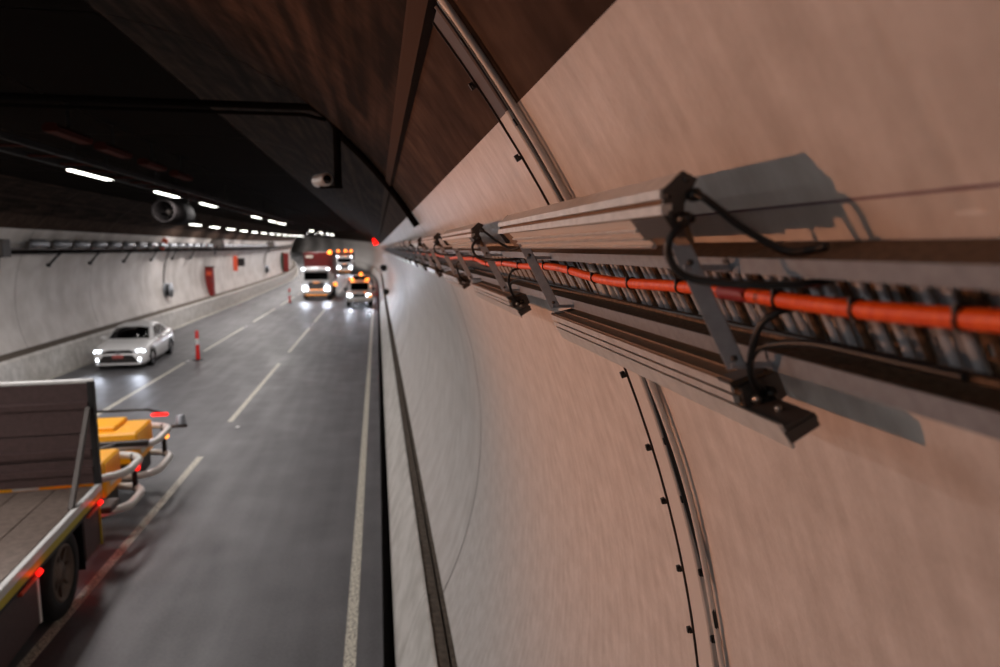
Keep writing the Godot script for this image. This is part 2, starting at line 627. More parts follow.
		part("barrier_face", bar([Vector2(-11.1, 0.0), Vector2(-11.12, 0.3), Vector2(-11.16, 0.9), Vector2(-11.2, 0.98), Vector2(-11.26, 0.98), Vector2(-11.26, 0.0)], ds2), M.barrier_concrete, bl)
		part("ledge_slab", bar([Vector2(-11.265, 0.0), Vector2(-11.265, 0.97), Vector2(-12.1, 0.99), Vector2(-12.1, 0.0)], ds2), M.ledge_dirt, bl)
	part("ledge_base", bar([Vector2(0.4, -0.1), Vector2(0.4, 0.93), Vector2(0.7, 0.93), Vector2(0.7, -0.1)], steps(NEAR, FAR, 3.0)), M.plain_concrete, br)

func build_road() -> void:
	var f = Node3D.new()
	f.name = "floor"
	add_child(f)
	tag(f, "dark damp asphalt carriageway with white lane lines", "road", "", "structure")
	var ds = steps(NEAR, FAR, 2.0)
	part("asphalt", sheet([Vector2(-11.3, 0), Vector2(-8, 0), Vector2(-4, 0), Vector2(-0.03, 0)], ds, 0.16), M.asphalt, f)
	part("drain_channel", sheet([Vector2(-0.03, 0.0), Vector2(-0.025, -0.3), Vector2(0.1, -0.3), Vector2(0.1, 0.0)], ds, 0.3, false), M.drain_bitumen, f)
	part("road_base", bar([Vector2(-12.5, -0.7), Vector2(-12.5, -0.31), Vector2(1.2, -0.31), Vector2(1.2, -0.7)], ds), M.plain_concrete, f)
	var lines = [[-0.385, 0.13], [-11.0, 0.12]]
	for l in lines:
		part("edge_line", bar([Vector2(l[0] - l[1] / 2, -0.02), Vector2(l[0] - l[1] / 2, 0.004), Vector2(l[0] + l[1] / 2, 0.004), Vector2(l[0] + l[1] / 2, -0.02)], ds), M.road_paint, f)
	# dashes 9 m long with 3 m gaps
	for lane in [[-3.79, 6.2], [-7.42, 7.1]]:
		var d: float = lane[1] - 24.0
		# first dash ends where the photograph's does: 15.0 / 27.1
		while d < 200.0:
			part("lane_dash", bar([Vector2(lane[0] - 0.065, -0.02), Vector2(lane[0] - 0.065, 0.004), Vector2(lane[0] + 0.065, 0.004), Vector2(lane[0] + 0.065, -0.02)], steps(d, d + 8.9, 3.0)), M.road_paint, f)
			d += 11.9
	# raised pavement markers
	for p in [[-3.5, 17.3], [-7.42, 28.1], [-7.42, 40.2], [-3.79, 40.5]]:
		var m = MB.new()
		m.prism([Vector2(-0.05, 0), Vector2(-0.035, 0.018), Vector2(0.035, 0.018), Vector2(0.05, 0)], -0.05, 0.05)
		var o = part("pavement_marker", m.done(), M.reflective_white, f)
		o.position = at(p[0], 0.0, p[1])

# ------------------------------------------------------------------ fittings of the roof
func build_ceiling_fittings() -> void:
	# lit linear luminaires
	var proto: Node3D = null
	var spots = []
	for d in [-9.1, -4.2, 5.5, 10.35, 15.2, 20.3, 25.0]:
		spots.append([-5.6, d, 5.87])
	for d in [34.5, 39.6, 43.0]:
		spots.append([-5.6, d, 5.87])
	for k in 22:
		spots.append([-10.0, 41.0 + 4.75 * k, 5.7])
	for d in [62.0, 72.0, 82.0, 92.0, 102.0, 112.0, 124.0, 136.0, 148.0, 160.0, 175.0, 190.0]:
		spots.append([-5.6, d, 5.87])
	for d in [3.0, 8.0, 13.0, 18.0]:
		spots.append([-10.0, d, 5.7])
	for s in spots:
		var label = "lit white linear luminaire hung under the black soffit over the road" if s[0] > -8 else "lit white linear luminaire along the roof edge above the red cabinet wall"
		if proto == null:
			proto = thing("ceiling_luminaire", label, "lamp", Vector3.ZERO, 0, "lit ceiling luminaires")
			var hb = MB.new()
			hb.prism([Vector2(-0.13, 0.0), Vector2(-0.15, 0.05), Vector2(-0.09, 0.1), Vector2(0.09, 0.1), Vector2(0.15, 0.05), Vector2(0.13, 0.0)], -0.92, 0.92)
			part("housing", hb.done(), M.frame_black, proto)
			var df = MB.new()
			df.prism([Vector2(-0.12, 0.0), Vector2(-0.09, -0.03), Vector2(0.09, -0.03), Vector2(0.12, 0.0)], -0.9, 0.9)
			part("diffuser", df.done(), M.lamp_white, proto)
			for z in [-0.8, 0.8]:
				var hg = MB.new()
				hg.box(Vector3(0, 0.29, z), Vector3(0.03, 0.4, 0.03))
				part("hanger", hg.done(), M.frame_black, proto)
			area(proto, Vector3(0, -0.045, 0), Vector2(0.2, 1.8), Color(1.0, 0.97, 0.96), CEILING_LAMP)
			proto.position = at(s[0], s[2], s[1])
		else:
			copy(proto, at(s[0], s[2], s[1]), label)
	# switched-off luminaires and a cable ladder beside them
	for d in [10.3, 11.9, 13.8, 15.7]:
		var u = thing("unlit_luminaire", "switched-off brown linear luminaire beside the reddish cable ladder under the roof", "lamp", at(-4.05, 5.9, d), 0, "switched-off roof luminaires")
		var b = MB.new()
		b.prism([Vector2(-0.08, -0.03), Vector2(-0.1, 0.03), Vector2(-0.05, 0.08), Vector2(0.05, 0.08), Vector2(0.1, 0.03), Vector2(0.08, -0.03)], -0.55, 0.55)
		part("housing", b.done(), M.rung_red, u)
		var hb2 = MB.new()
		hb2.box(Vector3(0, 0.25, 0), Vector3(0.03, 0.36, 0.03))
		part("hanger", hb2.done(), M.frame_black, u)
	var lad = thing("cable_ladder", "reddish-runged cable ladder hung along the black tunnel soffit", "cable ladder", at(-4.95, 5.82, 8.0))
	for sx in [-0.3, 0.3]:
		var r = MB.new()
		r.box(Vector3(sx, 0.0, -16.0), Vector3(0.03, 0.09, 34.0))
		part("side_rail", r.done(), M.frame_black, lad)
	var rung = MB.new()
	rung.box(Vector3.ZERO, Vector3(0.6, 0.03, 0.07), Basis(), 0.006)
	var rm = rung.done()
	for k in 30:
		part("rung", rm, M.rung_red, lad).position = Vector3(0, -0.01, 0.6 - k * 1.1)
	for k in 5:
		var hp = MB.new()
		hp.box(Vector3(0.3, 0.27, -1.0 - k * 7.0), Vector3(0.03, 0.48, 0.03))
		part("hanger", hp.done(), M.frame_black, lad)
	# jet fan
	var fan = thing("jet_fan", "dark round jet fan hung below the roof luminaires", "fan", at(-6.05, 5.46, 22.4))
	var fb = MB.new()
	var lie = Transform3D(Basis(Vector3.RIGHT, PI / 2), Vector3.ZERO)
	fb.lathe([Vector2(0.28, -1.1), Vector2(0.34, -1.04), Vector2(0.33, -0.4), Vector2(0.35, -0.36), Vector2(0.35, 0.36), Vector2(0.33, 0.4), Vector2(0.34, 1.04), Vector2(0.29, 1.1), Vector2(0.28, 1.0), Vector2(0.27, 0.3), Vector2(0.0, 0.3)], lie, 28)
	part("casing", fb.done(), M.fan_steel, fan)
	var hubm = MB.new()
	hubm.lathe([Vector2(0.0, 0.62), Vector2(0.08, 0.58), Vector2(0.1, 0.4), Vector2(0.1, 0.3)], lie, 16)
	part("hub", hubm.done(), M.dark_plate, fan)
	for k in 6:
		var bm = MB.new()
		var a = TAU * k / 6.0
		bm.box(Vector3(cos(a) * 0.18, sin(a) * 0.18, 0.45), Vector3(0.16, 0.07, 0.012), Basis(Vector3.BACK, a) * Basis(Vector3.RIGHT, 0.5))
		part("blade", bm.done(), M.fan_steel, fan)
	for z in [-0.9, 0.9]:
		var hm = MB.new()
		hm.box(Vector3(0, 0.57, z), Vector3(0.4, 0.46, 0.06))
		part("bracket", hm.done(), M.frame_black, fan)
	# transverse pipe, drop pole and camera
	var pipe = thing("conduit_pipe", "black conduit crossing under the roof with a drop post", "pipe")
	var pm = MB.new()
	var px = []
	for k in 12:
		px.append(Vector3(lerp(-10.2, -0.55, k / 11.0), 5.63 - 0.0 * k, -6.38))
	px.append(Vector3(-0.47, 5.6, -6.38))
	px.append(Vector3(-0.38, 5.53, -6.38))
	for k in 12:
		var h: float = lerp(5.42, 4.62, k / 11.0)
		var nrm = (Vector2(wall_r(h), h) - RC).normalized()
		px.append(Vector3(wall_r(h) - nrm.x * 0.035, h - nrm.y * 0.035, -6.38))
	pm.tube(px, 0.03, 8)
	part("main_pipe", pm.done(), M.joint_dark, pipe)
	var pm2 = MB.new()
	pm2.tube([Vector3(-10.2, 5.55, -6.36), Vector3(-3.0, 5.555, -6.36), Vector3(-0.6, 5.56, -6.36), Vector3(-0.42, 5.52, -6.36)], 0.016, 8)
	part("side_pipe", pm2.done(), M.joint_dark, pipe)
	var pp = MB.new()
	pp.tube([Vector3(-0.33, 5.56, -6.38), Vector3(-0.33, 4.95, -6.38)], 0.035, 10)
	pp.box(Vector3(-0.39, 4.94, -6.38), Vector3(0.2, 0.02, 0.05))
	part("drop_post", pp.done(), M.joint_dark, pipe)
	var cctv = thing("security_camera", "pale round surveillance camera on the drop post under the roof", "camera", Vector3(-0.47, 5.0, -6.38), 0.5)
	var cb = MB.new()
	cb.lathe([Vector2(0.0, -0.11), Vector2(0.05, -0.11), Vector2(0.056, -0.1), Vector2(0.056, 0.1), Vector2(0.048, 0.11), Vector2(0.0, 0.1)], Transform3D(Basis(Vector3.RIGHT, PI / 2), Vector3(0, 0.0, 0)), 20)
	part("housing", cb.done(), M.aluminium, cctv)
	var cl = MB.new()
	cl.lathe([Vector2(0.0, 0.012), Vector2(0.038, 0.008), Vector2(0.04, 0.0)], Transform3D(Basis(Vector3.RIGHT, PI / 2), Vector3(0, 0.0, 0.104)), 16)
	part("lens_window", cl.done(), M.glass_dark, cctv)
	var cm = MB.new()
	cm.tube([Vector3(0, -0.05, 0), Vector3(0.05, -0.06, 0.02), Vector3(0.1, -0.06, 0.04)], 0.014, 8)
	part("mount", cm.done(), M.frame_black, cctv)

# ------------------------------------------------------------------ joint cover on the near wall
func on_wall(h: float, d: float, off: float) -> Vector3:
	var n = (Vector2(wall_r(h), h) - RC).normalized()
	return Vector3(wall_r(h) - n.x * off, h - n.y * off, -d)

func cover(d0: float, d1: float, h0: float, h1: float, t: float) -> ArrayMesh:
	var m = MB.new()
	var rings = []
	var e: float = min(0.004, t * 0.6)
	for k in 41:
		var h: float = lerp(h0, h1, k / 40.0)
		rings.append([on_wall(h, d0, -0.002), on_wall(h, d0, t - e), on_wall(h, d0 + e, t), on_wall(h, d1 - e, t), on_wall(h, d1, t - e), on_wall(h, d1, -0.002)])
	m.loft(rings, true, true, false)
	return m.done()

func build_near_joint() -> void:
	var o = thing("joint_cover_strip", "pale painted joint cover strip clipped round the curved wall behind the strip luminaires", "cover strip")
	for seg in [[1.02, PAINT_R, "painted_lining"], [PAINT_R, 4.955, "bare_strip"]]:
		part("cover_plate", cover(1.625, 1.735, seg[0], seg[1], 0.016), M[seg[2]], o)
		part("edge_bead", cover(1.608, 1.622, seg[0], seg[1], 0.026), M[seg[2]], o)
		part("edge_bead", cover(1.746, 1.754, seg[0], seg[1], 0.006), M[seg[2]], o)
	part("gap_shade_strip", cover(1.737, 1.7405, 1.02, 4.955, 0.020), M.gap_shade_brown, o)  # thin dark strip drawn in for the shadow in the plate's far gap
	var clip = MB.new()
	clip.box(Vector3(0, 0, 0), Vector3(0.012, 0.010, 0.026), Basis(), 0.001)
	clip.box(Vector3(-0.004, 0.003, 0.003), Vector3(0.012, 0.018, 0.010), Basis(), 0.001)
	var cmesh = clip.done()
	var h = 1.2
	var k = 0
	while h < 4.95:
		if abs(h - 4.3) > 0.16:
			var n = (Vector2(wall_r(h), h) - RC).normalized()
			var bs = Basis(Vector3.BACK, atan2(n.y, n.x))
			var c1 = part("clip", cmesh, M.black_plastic, o)
			c1.transform = Transform3D(bs, on_wall(h, 1.752, 0.022))
			var c2 = part("clip", cmesh, M.black_plastic, o)
			c2.transform = Transform3D(bs, on_wall(h + 0.06, 1.602, 0.016))
		h += 0.19 + 0.03 * sin(k * 2.3)
		k += 1
	# two cables twisted beside the strip
	for c in 2:
		var m = MB.new()
		var pts = []
		for i in 90:
			var hh: float = lerp(1.05, 4.955, i / 89.0)
			var w: float = 0.011 * sin(hh * 7.0 + c * PI + 0.4 * sin(hh * 3.1)) * (0.6 + 0.4 * sin(hh * 2.2))
			pts.append(on_wall(hh, 1.585 + w - 0.02 * c, 0.016))
		m.tube(pts, 0.0075 if c == 0 else 0.0085, 8)
		one("joint_cable", m.done(), M.black_plastic if c == 0 else M.painted_lining, ("black" if c == 0 else "paint-splashed pale") + " cable twisting down beside the joint cover strip on the curved wall", "cable")

# ------------------------------------------------------------------ cable tray
const TRAY_D0 := -1.6
const TRAY_D1 := 78.0

func build_tray() -> void:
	var H = CAM_H
	var tray = thing("cable_tray", "galvanised ribbed cable tray carrying the orange cable along the curved wall", "cable tray")
	var d = TRAY_D0
	var first = true
	while d < TRAY_D1:
		var e: float = d + (2.4 if d < 12.0 else 8.0)
		var ds = steps(d + 0.003, e - 0.003, 2.4)
		part("top_flange", bar([Vector2(0.436, H - 0.014), Vector2(0.512, H + 0.008), Vector2(0.512, H + 0.005), Vector2(0.436, H - 0.017)], ds), M.dusty_steel, tray)
		part("top_lip", bar([Vector2(0.433, H - 0.012), Vector2(0.4375, H - 0.0125), Vector2(0.445, H - 0.031), Vector2(0.4405, H - 0.031)], ds), M.galvanised, tray)
		part("bottom_flange", bar([Vector2(0.498, H - 0.138), Vector2(0.58, H - 0.122), Vector2(0.58, H - 0.126), Vector2(0.498, H - 0.142)], ds), M.dusty_steel, tray)
		part("bottom_lip", bar([Vector2(0.494, H - 0.133), Vector2(0.4985, H - 0.133), Vector2(0.508, H - 0.158), Vector2(0.5035, H - 0.158)], ds), M.galvanised, tray)
		# joint plate on the lips
		var jp = MB.new()
		jp.box(Vector3(0.437, H - 0.0215, -d), Vector3(0.006, 0.017, 0.012), Basis(Vector3.BACK, 0.36))
		if d < 12.0 and not first:
			part("joint_plate", jp.done(), M.dark_plate, tray)
		first = false
		d = e
	# ribs of the back: alternate bright ridges and slotted webs
	var A = Vector2(0.507, 0.006)
	var B = Vector2(0.577, -0.122)
	var dir = (A - B).normalized()
	var nrm = Vector2(-dir.y, dir.x)          # towards the road
	if nrm.x > 0: nrm = -nrm
	var L = A.distance_to(B)
	var frame = Basis(Vector3(nrm.x, nrm.y, 0), Vector3(dir.x, dir.y, 0), Vector3(nrm.x, nrm.y, 0).cross(Vector3(dir.x, dir.y, 0)))
	var mid = Vector3((A.x + B.x) / 2, H + (A.y + B.y) / 2, 0)
	var ridge = MB.new()
	ridge.box(Vector3(0.006, 0, 0), Vector3(0.01, L - 0.006, 0.008), Basis(), 0.003)
	var ridge_m = ridge.done()
	var web = MB.new()
	# plate with two slots
	for s in [-1, 1]:
		web.box(Vector3(0, 0, s * 0.0065), Vector3(0.0025, L, 0.005))
	for yy in [[-0.5, -0.34], [-0.24, 0.2], [0.3, 0.5]]:
		web.box(Vector3(0, L * (yy[0] + yy[1]) / 2, 0), Vector3(0.0025, L * (yy[1] - yy[0]), 0.0082))
	var web_m = web.done()
	var plainw = MB.new()
	plainw.box(Vector3.ZERO, Vector3(0.0025, L, 0.018))
	var plain_m = plainw.done()
	var dd = -0.2
	var k = 0
	var rest = MB.new()
	while dd < 24.0:
		var posn = mid + Vector3(0, 0, -dd)
		var posn2 = mid + Vector3(0, 0, -dd - 0.016)
		if dd < 3.1:
			var r = part("rib", ridge_m, M.galvanised_highlight if k % 3 else M.dusty_steel, tray)
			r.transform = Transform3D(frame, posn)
			var w = part("slotted_web", web_m if k % 2 == 0 else plain_m, M.galvanised if k % 4 else M.dusty_steel, tray)
			w.transform = Transform3D(frame, posn2)
		else:
			rest.box(posn + frame * Vector3(0.006, 0, 0), Vector3(0.01, L - 0.006, 0.008), frame)
			rest.box(posn2, Vector3(0.0025, L, 0.018), frame)
		dd += 0.030 if dd < 6.0 else 0.06
		k += 1
	part("far_ribs", rest.done(), M.galvanised, tray, "stuff")
	part("far_back", bar([Vector2(A.x, H + A.y), Vector2(A.x + 0.003, H + A.y), Vector2(B.x + 0.003, H + B.y), Vector2(B.x, H + B.y)], steps(24.0, TRAY_D1, 3.0)), M.galvanised, tray)
	# standoff brackets to the wall
	var q = 0.35
	while q < 40.0:
		var sm = MB.new()
		sm.box(Vector3(0.56, H - 0.01, -q), Vector3(0.14, 0.03, 0.03), Basis(Vector3.BACK, 0.45))
		part("standoff", sm.done(), M.dark_plate, tray)
		q += 1.6
	# orange cable
	var om = MB.new()
	var pts = []
	var x = -1.5
	var j = 0
	while x < 60.0:
		var wob = 0.006 * sin(x * 3.7 + 0.6) + 0.004 * sin(x * 8.1)
		if x > 6.0: wob = 0.0
		pts.append(at(0.466 + 0.004 * sin(x * 2.3), H - 0.0585 + wob, x))
		x += 0.06 if x < 4.0 else (0.4 if x < 12.0 else 4.0)
		j += 1
	om.tube(pts, 0.0098, 12)
	one("orange_cable", om.done(), M.orange_sheath, "thick orange sheathed cable tied along the galvanised cable tray", "cable")
	var tie = MB.new()
	var ring = []
	for i in 16:
		ring.append(Vector3(cos(TAU * i / 16) * 0.0108, sin(TAU * i / 16) * 0.0108, 0))
	tie.tube(ring, 0.0018, 6, true)
	tie.box(Vector3(-0.009, 0.009, 0), Vector3(0.006, 0.007, 0.004))
	var tie_m = tie.done()
	for td in [0.475, 0.6, 0.735, 1.0, 1.21, 1.42, 1.6, 1.85, 2.2, 2.5, 2.9, 3.3, 3.8]:
		var wob2 = 0.006 * sin(td * 3.7 + 0.6) + 0.004 * sin(td * 8.1)
		one("cable_tie", tie_m, M.black_plastic, "black zip tie round the thick orange cable", "cable tie", "zip ties on the orange cable", at(0.466 + 0.004 * sin(td * 2.3), H - 0.0585 + wob2, td))
	# joint sleeve on the orange cable
	var sl = MB.new()
	var sp = []
	for i in 7:
		var z = 0.80 + i * 0.012
		sp.append(at(0.466 + 0.004 * sin(z * 2.3), H - 0.0585 + 0.006 * sin(z * 3.7 + 0.6) + 0.004 * sin(z * 8.1), z))
	sl.tube(sp, 0.0108, 12)
	one("cable_sleeve", sl.done(), M.cabinet_red, "dark red sleeve wrapped round the orange cable", "sleeve")
	# black cables lying in the tray bottom
	for c in 2:
		var bm = MB.new()
		var bp = []
		var z = -1.2
		while z < 20.0:
			bp.append(at(0.525 + 0.014 * c + 0.007 * sin(z * (2.1 + c) + c), H - 0.122 + 0.002 * c + 0.004 * abs(sin(z * 3.0 + c * 2.0)), z))
			z += 0.08 if z < 5.0 else 0.6
		bm.tube(bp, 0.0038 + 0.0012 * c, 7)
		one("tray_cable", bm.done(), M.black_plastic if c else M.dusty_steel, ("thin black" if c else "dust-brown thin") + " cable lying in the bottom of the galvanised cable tray", "cable", "cables lying in the tray")

# ------------------------------------------------------------------ strip luminaires
func about(o: Vector2, a: Array) -> Array:
	var r = []
	for p in a:
		r.append(Vector2(p[0], p[1]) - o)
	return r

func build_luminaires() -> void:
	var H = CAM_H
	var LEN = 1.06
	var O = Vector2(0.345, 0.045)
	# ---- upper luminaire, local origin at the near end
	var up = thing("upper_luminaire", "", "lamp", Vector3.ZERO, 0, "upper row of strip luminaires above the cable tray")
	var m = MB.new()
	m.prism(about(O, [[0.329, 0.066], [0.345, 0.084], [0.360, 0.077], [0.349, 0.05], [0.368, 0.006], [0.364, 0.004], [0.331, 0.037]]), -0.008, -LEN + 0.008)
	part("housing", m.done(), M.shaded_top, up)
	m = MB.new()
	m.prism(about(O, [[0.318, 0.066], [0.324, 0.069], [0.345, 0.0865], [0.347, 0.084], [0.330, 0.065], [0.329, 0.0555], [0.319, 0.0555]]), 0.0, -LEN)
	part("front_rail", m.done(), M.aluminium, up)
	m = MB.new()
	m.prism(about(O, [[0.319, 0.0485], [0.332, 0.0505], [0.333, 0.0370], [0.320, 0.0375]]), 0.004, -LEN - 0.004)
	part("front_rail", m.done(), M.aluminium, up)
	m = MB.new()
	m.prism(about(O, [[0.324, 0.0525], [0.330, 0.0535], [0.330, 0.0515], [0.324, 0.0508]]), 0.0, -LEN)
	part("groove_rib", m.done(), M.shaded_top, up)
	m = MB.new()
	m.prism(about(O, [[0.326, 0.036], [0.332, 0.037], [0.367, 0.006], [0.363, 0.002]]), -0.11, -LEN + 0.12)
	part("lens_panel", m.done(), M.lens_panel, up)
	for t in [0.3, 0.62, 0.95]:
		var a = Vector2(0.325, 0.034).lerp(Vector2(0.36, 0.002), t)
		m = MB.new()
		m.prism(about(O, [[a.x, a.y + 0.001], [a.x - 0.003, a.y - 0.003], [a.x + 0.004, a.y - 0.005], [a.x + 0.007, a.y - 0.002]]), -0.11, -LEN + 0.12)
		part("lens_rib", m.done(), M.aluminium, up)
	for z in [0.0, -LEN]:
		m = MB.new()
		m.prism(about(O, [[0.322, 0.066], [0.345, 0.0875], [0.363, 0.079], [0.348, 0.05], [0.350, 0.012], [0.340, 0.012], [0.323, 0.036]]), z - 0.003, z + 0.003)
		part("end_plate", m.done(), M.dark_plate, up)
	m = MB.new()
	m.prism(about(O, [[0.326, 0.036], [0.332, 0.037], [0.352, 0.016], [0.346, 0.012]]), -0.002, -0.11)
	part("end_cover", m.done(), M.dark_plate, up)
	m = MB.new()
	m.lathe([Vector2(0, 0.0), Vector2(0.009, 0.0), Vector2(0.009, 0.012), Vector2(0.006, 0.016), Vector2(0.006, 0.024), Vector2(0, 0.024)], Transform3D(Basis(Vector3.RIGHT, PI / 2), Vector3(0.0, -0.012, 0.002)), 10)
	part("cable_gland", m.done(), M.black_plastic, up)
	m = MB.new()
	m.lathe([Vector2(0, 0.0), Vector2(0.008, 0.0), Vector2(0.008, 0.012), Vector2(0, 0.014)], Transform3D(Basis(Vector3.RIGHT, PI / 2), Vector3(0.012, 0.015, 0.002)), 10)
	part("cable_gland", m.done(), M.black_plastic, up)
	for p in [[-0.014, -0.006], [0.004, 0.033], [-0.018, 0.014]]:
		m = MB.new()
		m.lathe([Vector2(0, 0.004), Vector2(0.0035, 0.003), Vector2(0.004, 0.0)], Transform3D(Basis(Vector3.RIGHT, PI / 2), Vector3(p[0], p[1], 0.003)), 8)
		part("screw", m.done(), M.dark_plate, up)
	# ---- lower luminaire
	var O2 = Vector2(0.505, -0.205)
	var lo = thing("lower_luminaire", "", "lamp", Vector3.ZERO, 0, "lower row of strip luminaires below the cable tray")
	var z0 = -0.10
	m = MB.new()
	m.prism(about(O2, [[0.479, -0.186], [0.533, -0.168], [0.548, -0.2], [0.52, -0.232], [0.488, -0.221]]), z0, -LEN + 0.01)
	part("housing", m.done(), M.shaded_top, lo)
	m = MB.new()
	m.prism(about(O2, [[0.464, -0.1795], [0.534, -0.1625], [0.535, -0.1665], [0.466, -0.184]]), z0 + 0.004, -LEN)
	part("top_plate", m.done(), M.shaded_top, lo)
	for t in [0.06, 0.46, 0.97]:
		var a2 = Vector2(0.464, -0.1795).lerp(Vector2(0.534, -0.1625), t)
		m = MB.new()
		m.prism(about(O2, [[a2.x - 0.0018, a2.y - 0.001], [a2.x - 0.001, a2.y + 0.0022], [a2.x + 0.001, a2.y + 0.0026], [a2.x + 0.0018, a2.y]]), z0 + 0.004, -LEN)
		part("top_rib", m.done(), M.shaded_top, lo)
	m = MB.new()
	m.prism(about(O2, [[0.4645, -0.181], [0.469, -0.182], [0.4735, -0.195], [0.469, -0.1945]]), z0, -LEN)
	part("front_rail", m.done(), M.aluminium, lo)
	m = MB.new()
	m.prism(about(O2, [[0.4705, -0.1985], [0.48, -0.2], [0.482, -0.21], [0.4735, -0.209]]), z0, -LEN)
	part("front_rail", m.done(), M.aluminium, lo)
	m = MB.new()
	m.prism(about(O2, [[0.4755, -0.2135], [0.481, -0.213], [0.5015, -0.2425], [0.4975, -0.2455]]), 0.0, -LEN)
	part("front_lip", m.done(), M.aluminium, lo)
	m = MB.new()
	m.prism(about(O2, [[0.481, -0.2165], [0.524, -0.2005], [0.53, -0.207], [0.488, -0.223]]), 0.0, z0)
	part("base_flange", m.done(), M.dark_plate, lo)
	m = MB.new()
	m.prism(about(O2, [[0.495, -0.238], [0.484, -0.224], [0.524, -0.203], [0.532, -0.216]]), 0.002, -0.012)
	part("flange_cap", m.done(), M.dark_plate, lo)
	m = MB.new()
	m.lathe([Vector2(0, 0.006), Vector2(0.004, 0.006), Vector2(0.005, 0.004), Vector2(0.005, 0.0)], Transform3D(Basis(Vector3.BACK, 0.36), Vector3(0.0, -0.002, -0.045)), 8)
	part("bolt", m.done(), M.bolt_steel, lo)
	m = MB.new()
	m.prism(about(O2, [[0.478, -0.185], [0.532, -0.166], [0.548, -0.199], [0.52, -0.222], [0.489, -0.222]]), z0, z0 + 0.006)
	part("end_plate", m.done(), M.dark_plate, lo)
	m = MB.new()
	m.prism(about(O2, [[0.462, -0.1795], [0.512, -0.1625], [0.514, -0.169], [0.468, -0.187]]), z0 + 0.004, z0 - 0.03)
	part("top_clamp", m.done(), M.dark_plate, lo)
	m = MB.new()
	m.prism(about(O2, [[0.464, -0.178], [0.534, -0.161], [0.536, -0.168], [0.468, -0.187]]), -LEN - 0.004, -LEN + 0.03)
	part("top_clamp", m.done(), M.frame_black, lo)
	m = MB.new()
	m.lathe([Vector2(0, 0.0), Vector2(0.008, 0.0), Vector2(0.008, 0.014), Vector2(0.005, 0.018), Vector2(0, 0.02)], Transform3D(Basis(Vector3.RIGHT, PI / 2), Vector3(0.012, 0.012, z0 + 0.006)), 10)
	part("cable_gland", m.done(), M.black_plastic, lo)
	m = MB.new()
	m.lathe([Vector2(0, 0.0), Vector2(0.006, 0.0), Vector2(0.006, 0.01), Vector2(0, 0.012)], Transform3D(Basis(Vector3.RIGHT, PI / 2), Vector3(-0.006, 0.003, z0 + 0.006)), 10)
	part("screw", m.done(), M.bolt_steel, lo)
	m = MB.new()
	m.box(Vector3(-0.009, -0.012, -LEN - 0.012), Vector3(0.012, 0.016, 0.02), Basis(), 0.003)
	part("end_knob", m.done(), M.black_plastic, lo)
	# ---- strut joining tray and both luminaires
	var strut = thing("mounting_strut", "", "strut", Vector3.ZERO, 0, "flat mounting struts across the cable tray")
	m = MB.new()
	var s0 = Vector2(0.362, 0.018)
	var s1 = Vector2(0.452, -0.152)
	var sd = (s1 - s0).normalized()
	m.box(Vector3((s0.x + s1.x) / 2, (s0.y + s1.y) / 2, 0), Vector3(0.024, s0.distance_to(s1), 0.004), Basis(Vector3.BACK, atan2(-sd.x, sd.y) + PI) * Basis(Vector3.UP, -0.5), 0.001)
	part("flat_bar", m.done(), M.galvanised, strut)
	m = MB.new()
	m.box(Vector3(0.407, -0.0245, 0.0), Vector3(0.066, 0.008, 0.004), Basis(), 0.001)
	part("upper_arm", m.done(), M.galvanised, strut)
	m = MB.new()
	m.box(Vector3(0.474, -0.150, 0.0), Vector3(0.06, 0.008, 0.004), Basis(), 0.001)
	part("lower_arm", m.done(), M.galvanised, strut)
	for y in [-0.018, -0.14]:
		m = MB.new()
		var bx: float = lerp(s0.x, s1.x, (y - s0.y) / (s1.y - s0.y))
		m.lathe([Vector2(0, 0.005), Vector2(0.004, 0.004), Vector2(0.0045, 0.0)], Transform3D(Basis(Vector3.RIGHT, PI / 2), Vector3(bx, y, 0.002)), 6)
		part("bolt", m.done(), M.dark_plate, strut)
	# ---- leads (coordinates relative to the luminaire's near end at distance 0.745)
	var leads = [
		["upper", [Vector3(0.345, 0.033, 0.018), Vector3(0.335, 0.026, 0.026), Vector3(0.322, 0.010, 0.024), Vector3(0.322, -0.008, 0.022), Vector3(0.332, -0.026, 0.027), Vector3(0.349, -0.035, 0.036), Vector3(0.372, -0.038, 0.056), Vector3(0.40, -0.039, 0.08), Vector3(0.45, -0.037, 0.1), Vector3(0.49, -0.03, 0.09)]],
		["upper", [Vector3(0.357, 0.060, 0.012), Vector3(0.362, 0.056, 0.022), Vector3(0.378, 0.044, 0.025), Vector3(0.402, 0.025, 0.03), Vector3(0.43, 0.007, 0.04), Vector3(0.452, -0.004, 0.055), Vector3(0.47, 0.002, 0.09)]],
		["lower", [Vector3(0.517, -0.193, -0.085), Vector3(0.506, -0.188, -0.074), Vector3(0.482, -0.170, -0.062), Vector3(0.468, -0.148, -0.045), Vector3(0.456, -0.118, -0.02), Vector3(0.455, -0.092, -0.004), Vector3(0.467, -0.076, 0.01), Vector3(0.49, -0.070, 0.012)]],
		["lower", [Vector3(0.512, -0.196, -0.086), Vector3(0.498, -0.190, -0.072), Vector3(0.474, -0.160, -0.055), Vector3(0.463, -0.132, -0.03), Vector3(0.468, -0.116, 0.0), Vector3(0.485, -0.108, 0.06), Vector3(0.505, -0.112, 0.14), Vector3(0.525, -0.117, 0.22)]],
	]
	var lead_proto = []
	for L2 in leads:
		var cv = Curve3D.new()
		var pts: Array = L2[1]
		for i in pts.size():
			var a3: Vector3 = pts[max(0, i - 1)]
			var b3: Vector3 = pts[min(pts.size() - 1, i + 1)]
			var t3 = (b3 - a3) / 6.0
			cv.add_point(pts[i], -t3, t3)
		cv.bake_interval = 0.006
		m = MB.new()
		m.tube(Array(cv.get_baked_points()), 0.0046, 8)
		lead_proto.append([m.done(), L2[0]])
